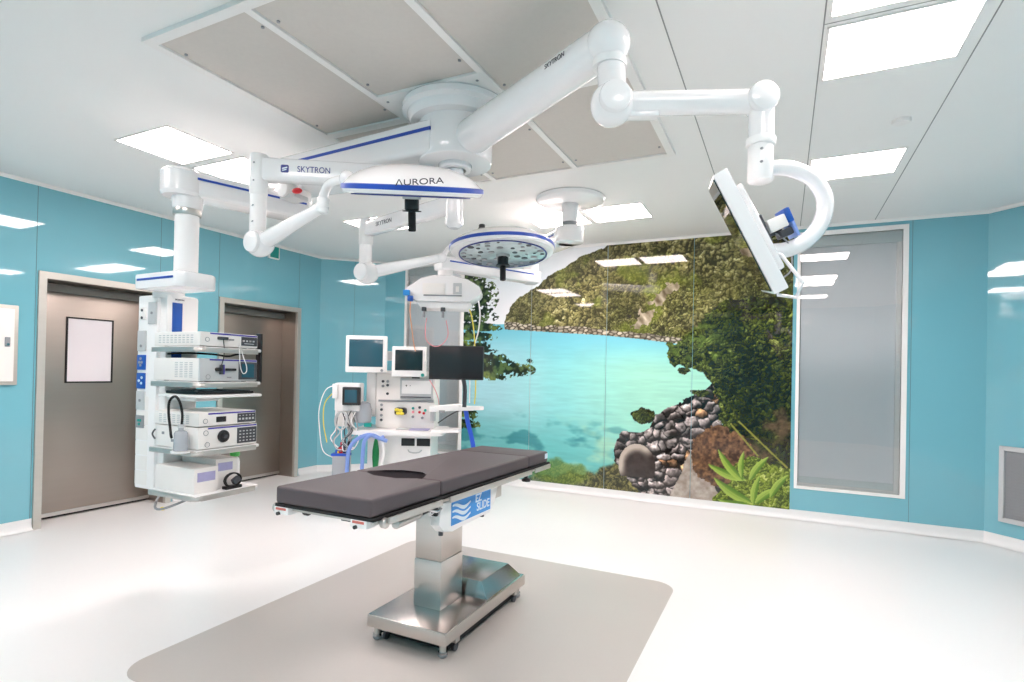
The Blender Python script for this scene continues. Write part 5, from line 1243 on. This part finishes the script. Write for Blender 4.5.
mb.prism([(.30, -.06), (.52, -.05), (.56, .0), (.52, .05), (.28, .05)], frame(cam_r, cam_f, (0, 0, 1), ML_(.37, 1.055, -.02)), .04, 'white_plastic', .008); mb.box(ML_(.385, .98, .1), (.05, .1, .12), 'light_grey', .008, R=RC2); mb.obj('arm_body', t)
mb = MB(); mb.box(ML_(.50, 1.035, -.075), (.06, .004, .025), 'mid_grey', R=RC2); mb.obj('arm_label', t)
mb = MB(); mb.tube([ML_(.44, .90, .1), ML_(.55, .98, -.02), ML_(.66, 1.04, -.04), ML_(.75, 1.05, -.02)], .006, 'dark_grey', smooth=5); mb.obj('lead', t)
hose([ML_(.74, 1.05, -.02), ML_(.765, .93, -.03), ML_(.80, .80, -.04), ML_(.83, .66, -.05), ML_(.84, .45, -.05), ML_(.84, .2, -.05)], .024, 'deep_blue', 'thick dark blue hose hanging below the white arm shelf', 'hose', 'gas_hose')
hose([ML_(.36, 1.36, -.05), ML_(.42, 1.26, -.05), ML_(.45, 1.17, -.02), ML_(.46, 1.10, .0)], .004, 'pink', 'thin red tube slanting down right of the anaesthesia machine', 'tube', 'gas_hose')

for o in list(COL.objects):
    if o.parent or o.get('kind') or o.get('group') or not o.get('category'): continue
    base = o.name.split('.')[0]
    g = {'mural_panel': 'glass mural panels on the back wall', 'carton': 'cartons on the bottom shelf', 'video_processor': 'endoscopy units on the tower', 'patient_monitor': 'screens on top of the anaesthesia machine',
         'surgical_light': 'surgical lights on the main mount', 'breathing_hose': 'breathing hoses of the anaesthesia machine', 'gas_hose': 'hoses and tubes near the rear gas head', 'boom_mount': 'round ceiling boom mounts', 'cable': 'cables on the shelf tower'}.get(base)
    if g: o['group'] = g

# ------------------------------------------------------------------ world, camera, colour
w = bpy.data.worlds.new('World'); scene.world = w; w.use_nodes = True
w.node_tree.nodes['Background'].inputs[0].default_value = (.8, .85, .9, 1); w.node_tree.nodes['Background'].inputs[1].default_value = .0
cam = bpy.data.cameras.new('Camera'); co = bpy.data.objects.new('Camera', cam); COL.objects.link(co)
F, YAW, PITCH, ROLL, PY = 556.7, .4526, .00663, .02048, 27.95
cam.sensor_width = 36; cam.sensor_fit = 'HORIZONTAL'; cam.lens = F*36/1024; cam.shift_y = PY/1024; cam.clip_start = .05
cy, sy = math.cos(YAW), math.sin(YAW)
fw = Vector((-sy*math.cos(PITCH), cy*math.cos(PITCH), math.sin(PITCH))); r_ = Vector((cy, sy, 0)); u_ = r_.cross(fw)
r2 = r_*math.cos(ROLL)+u_*math.sin(ROLL); u2 = -r_*math.sin(ROLL)+u_*math.cos(ROLL)
co.matrix_world = frame(r2, u2, -fw, (0, 0, 1.45))
scene.camera = co
scene.view_settings.view_transform = 'Standard'; scene.view_settings.look = 'None'
scene.view_settings.exposure = 0.78; scene.view_settings.gamma = 1.0; scene.view_settings.use_curve_mapping = False
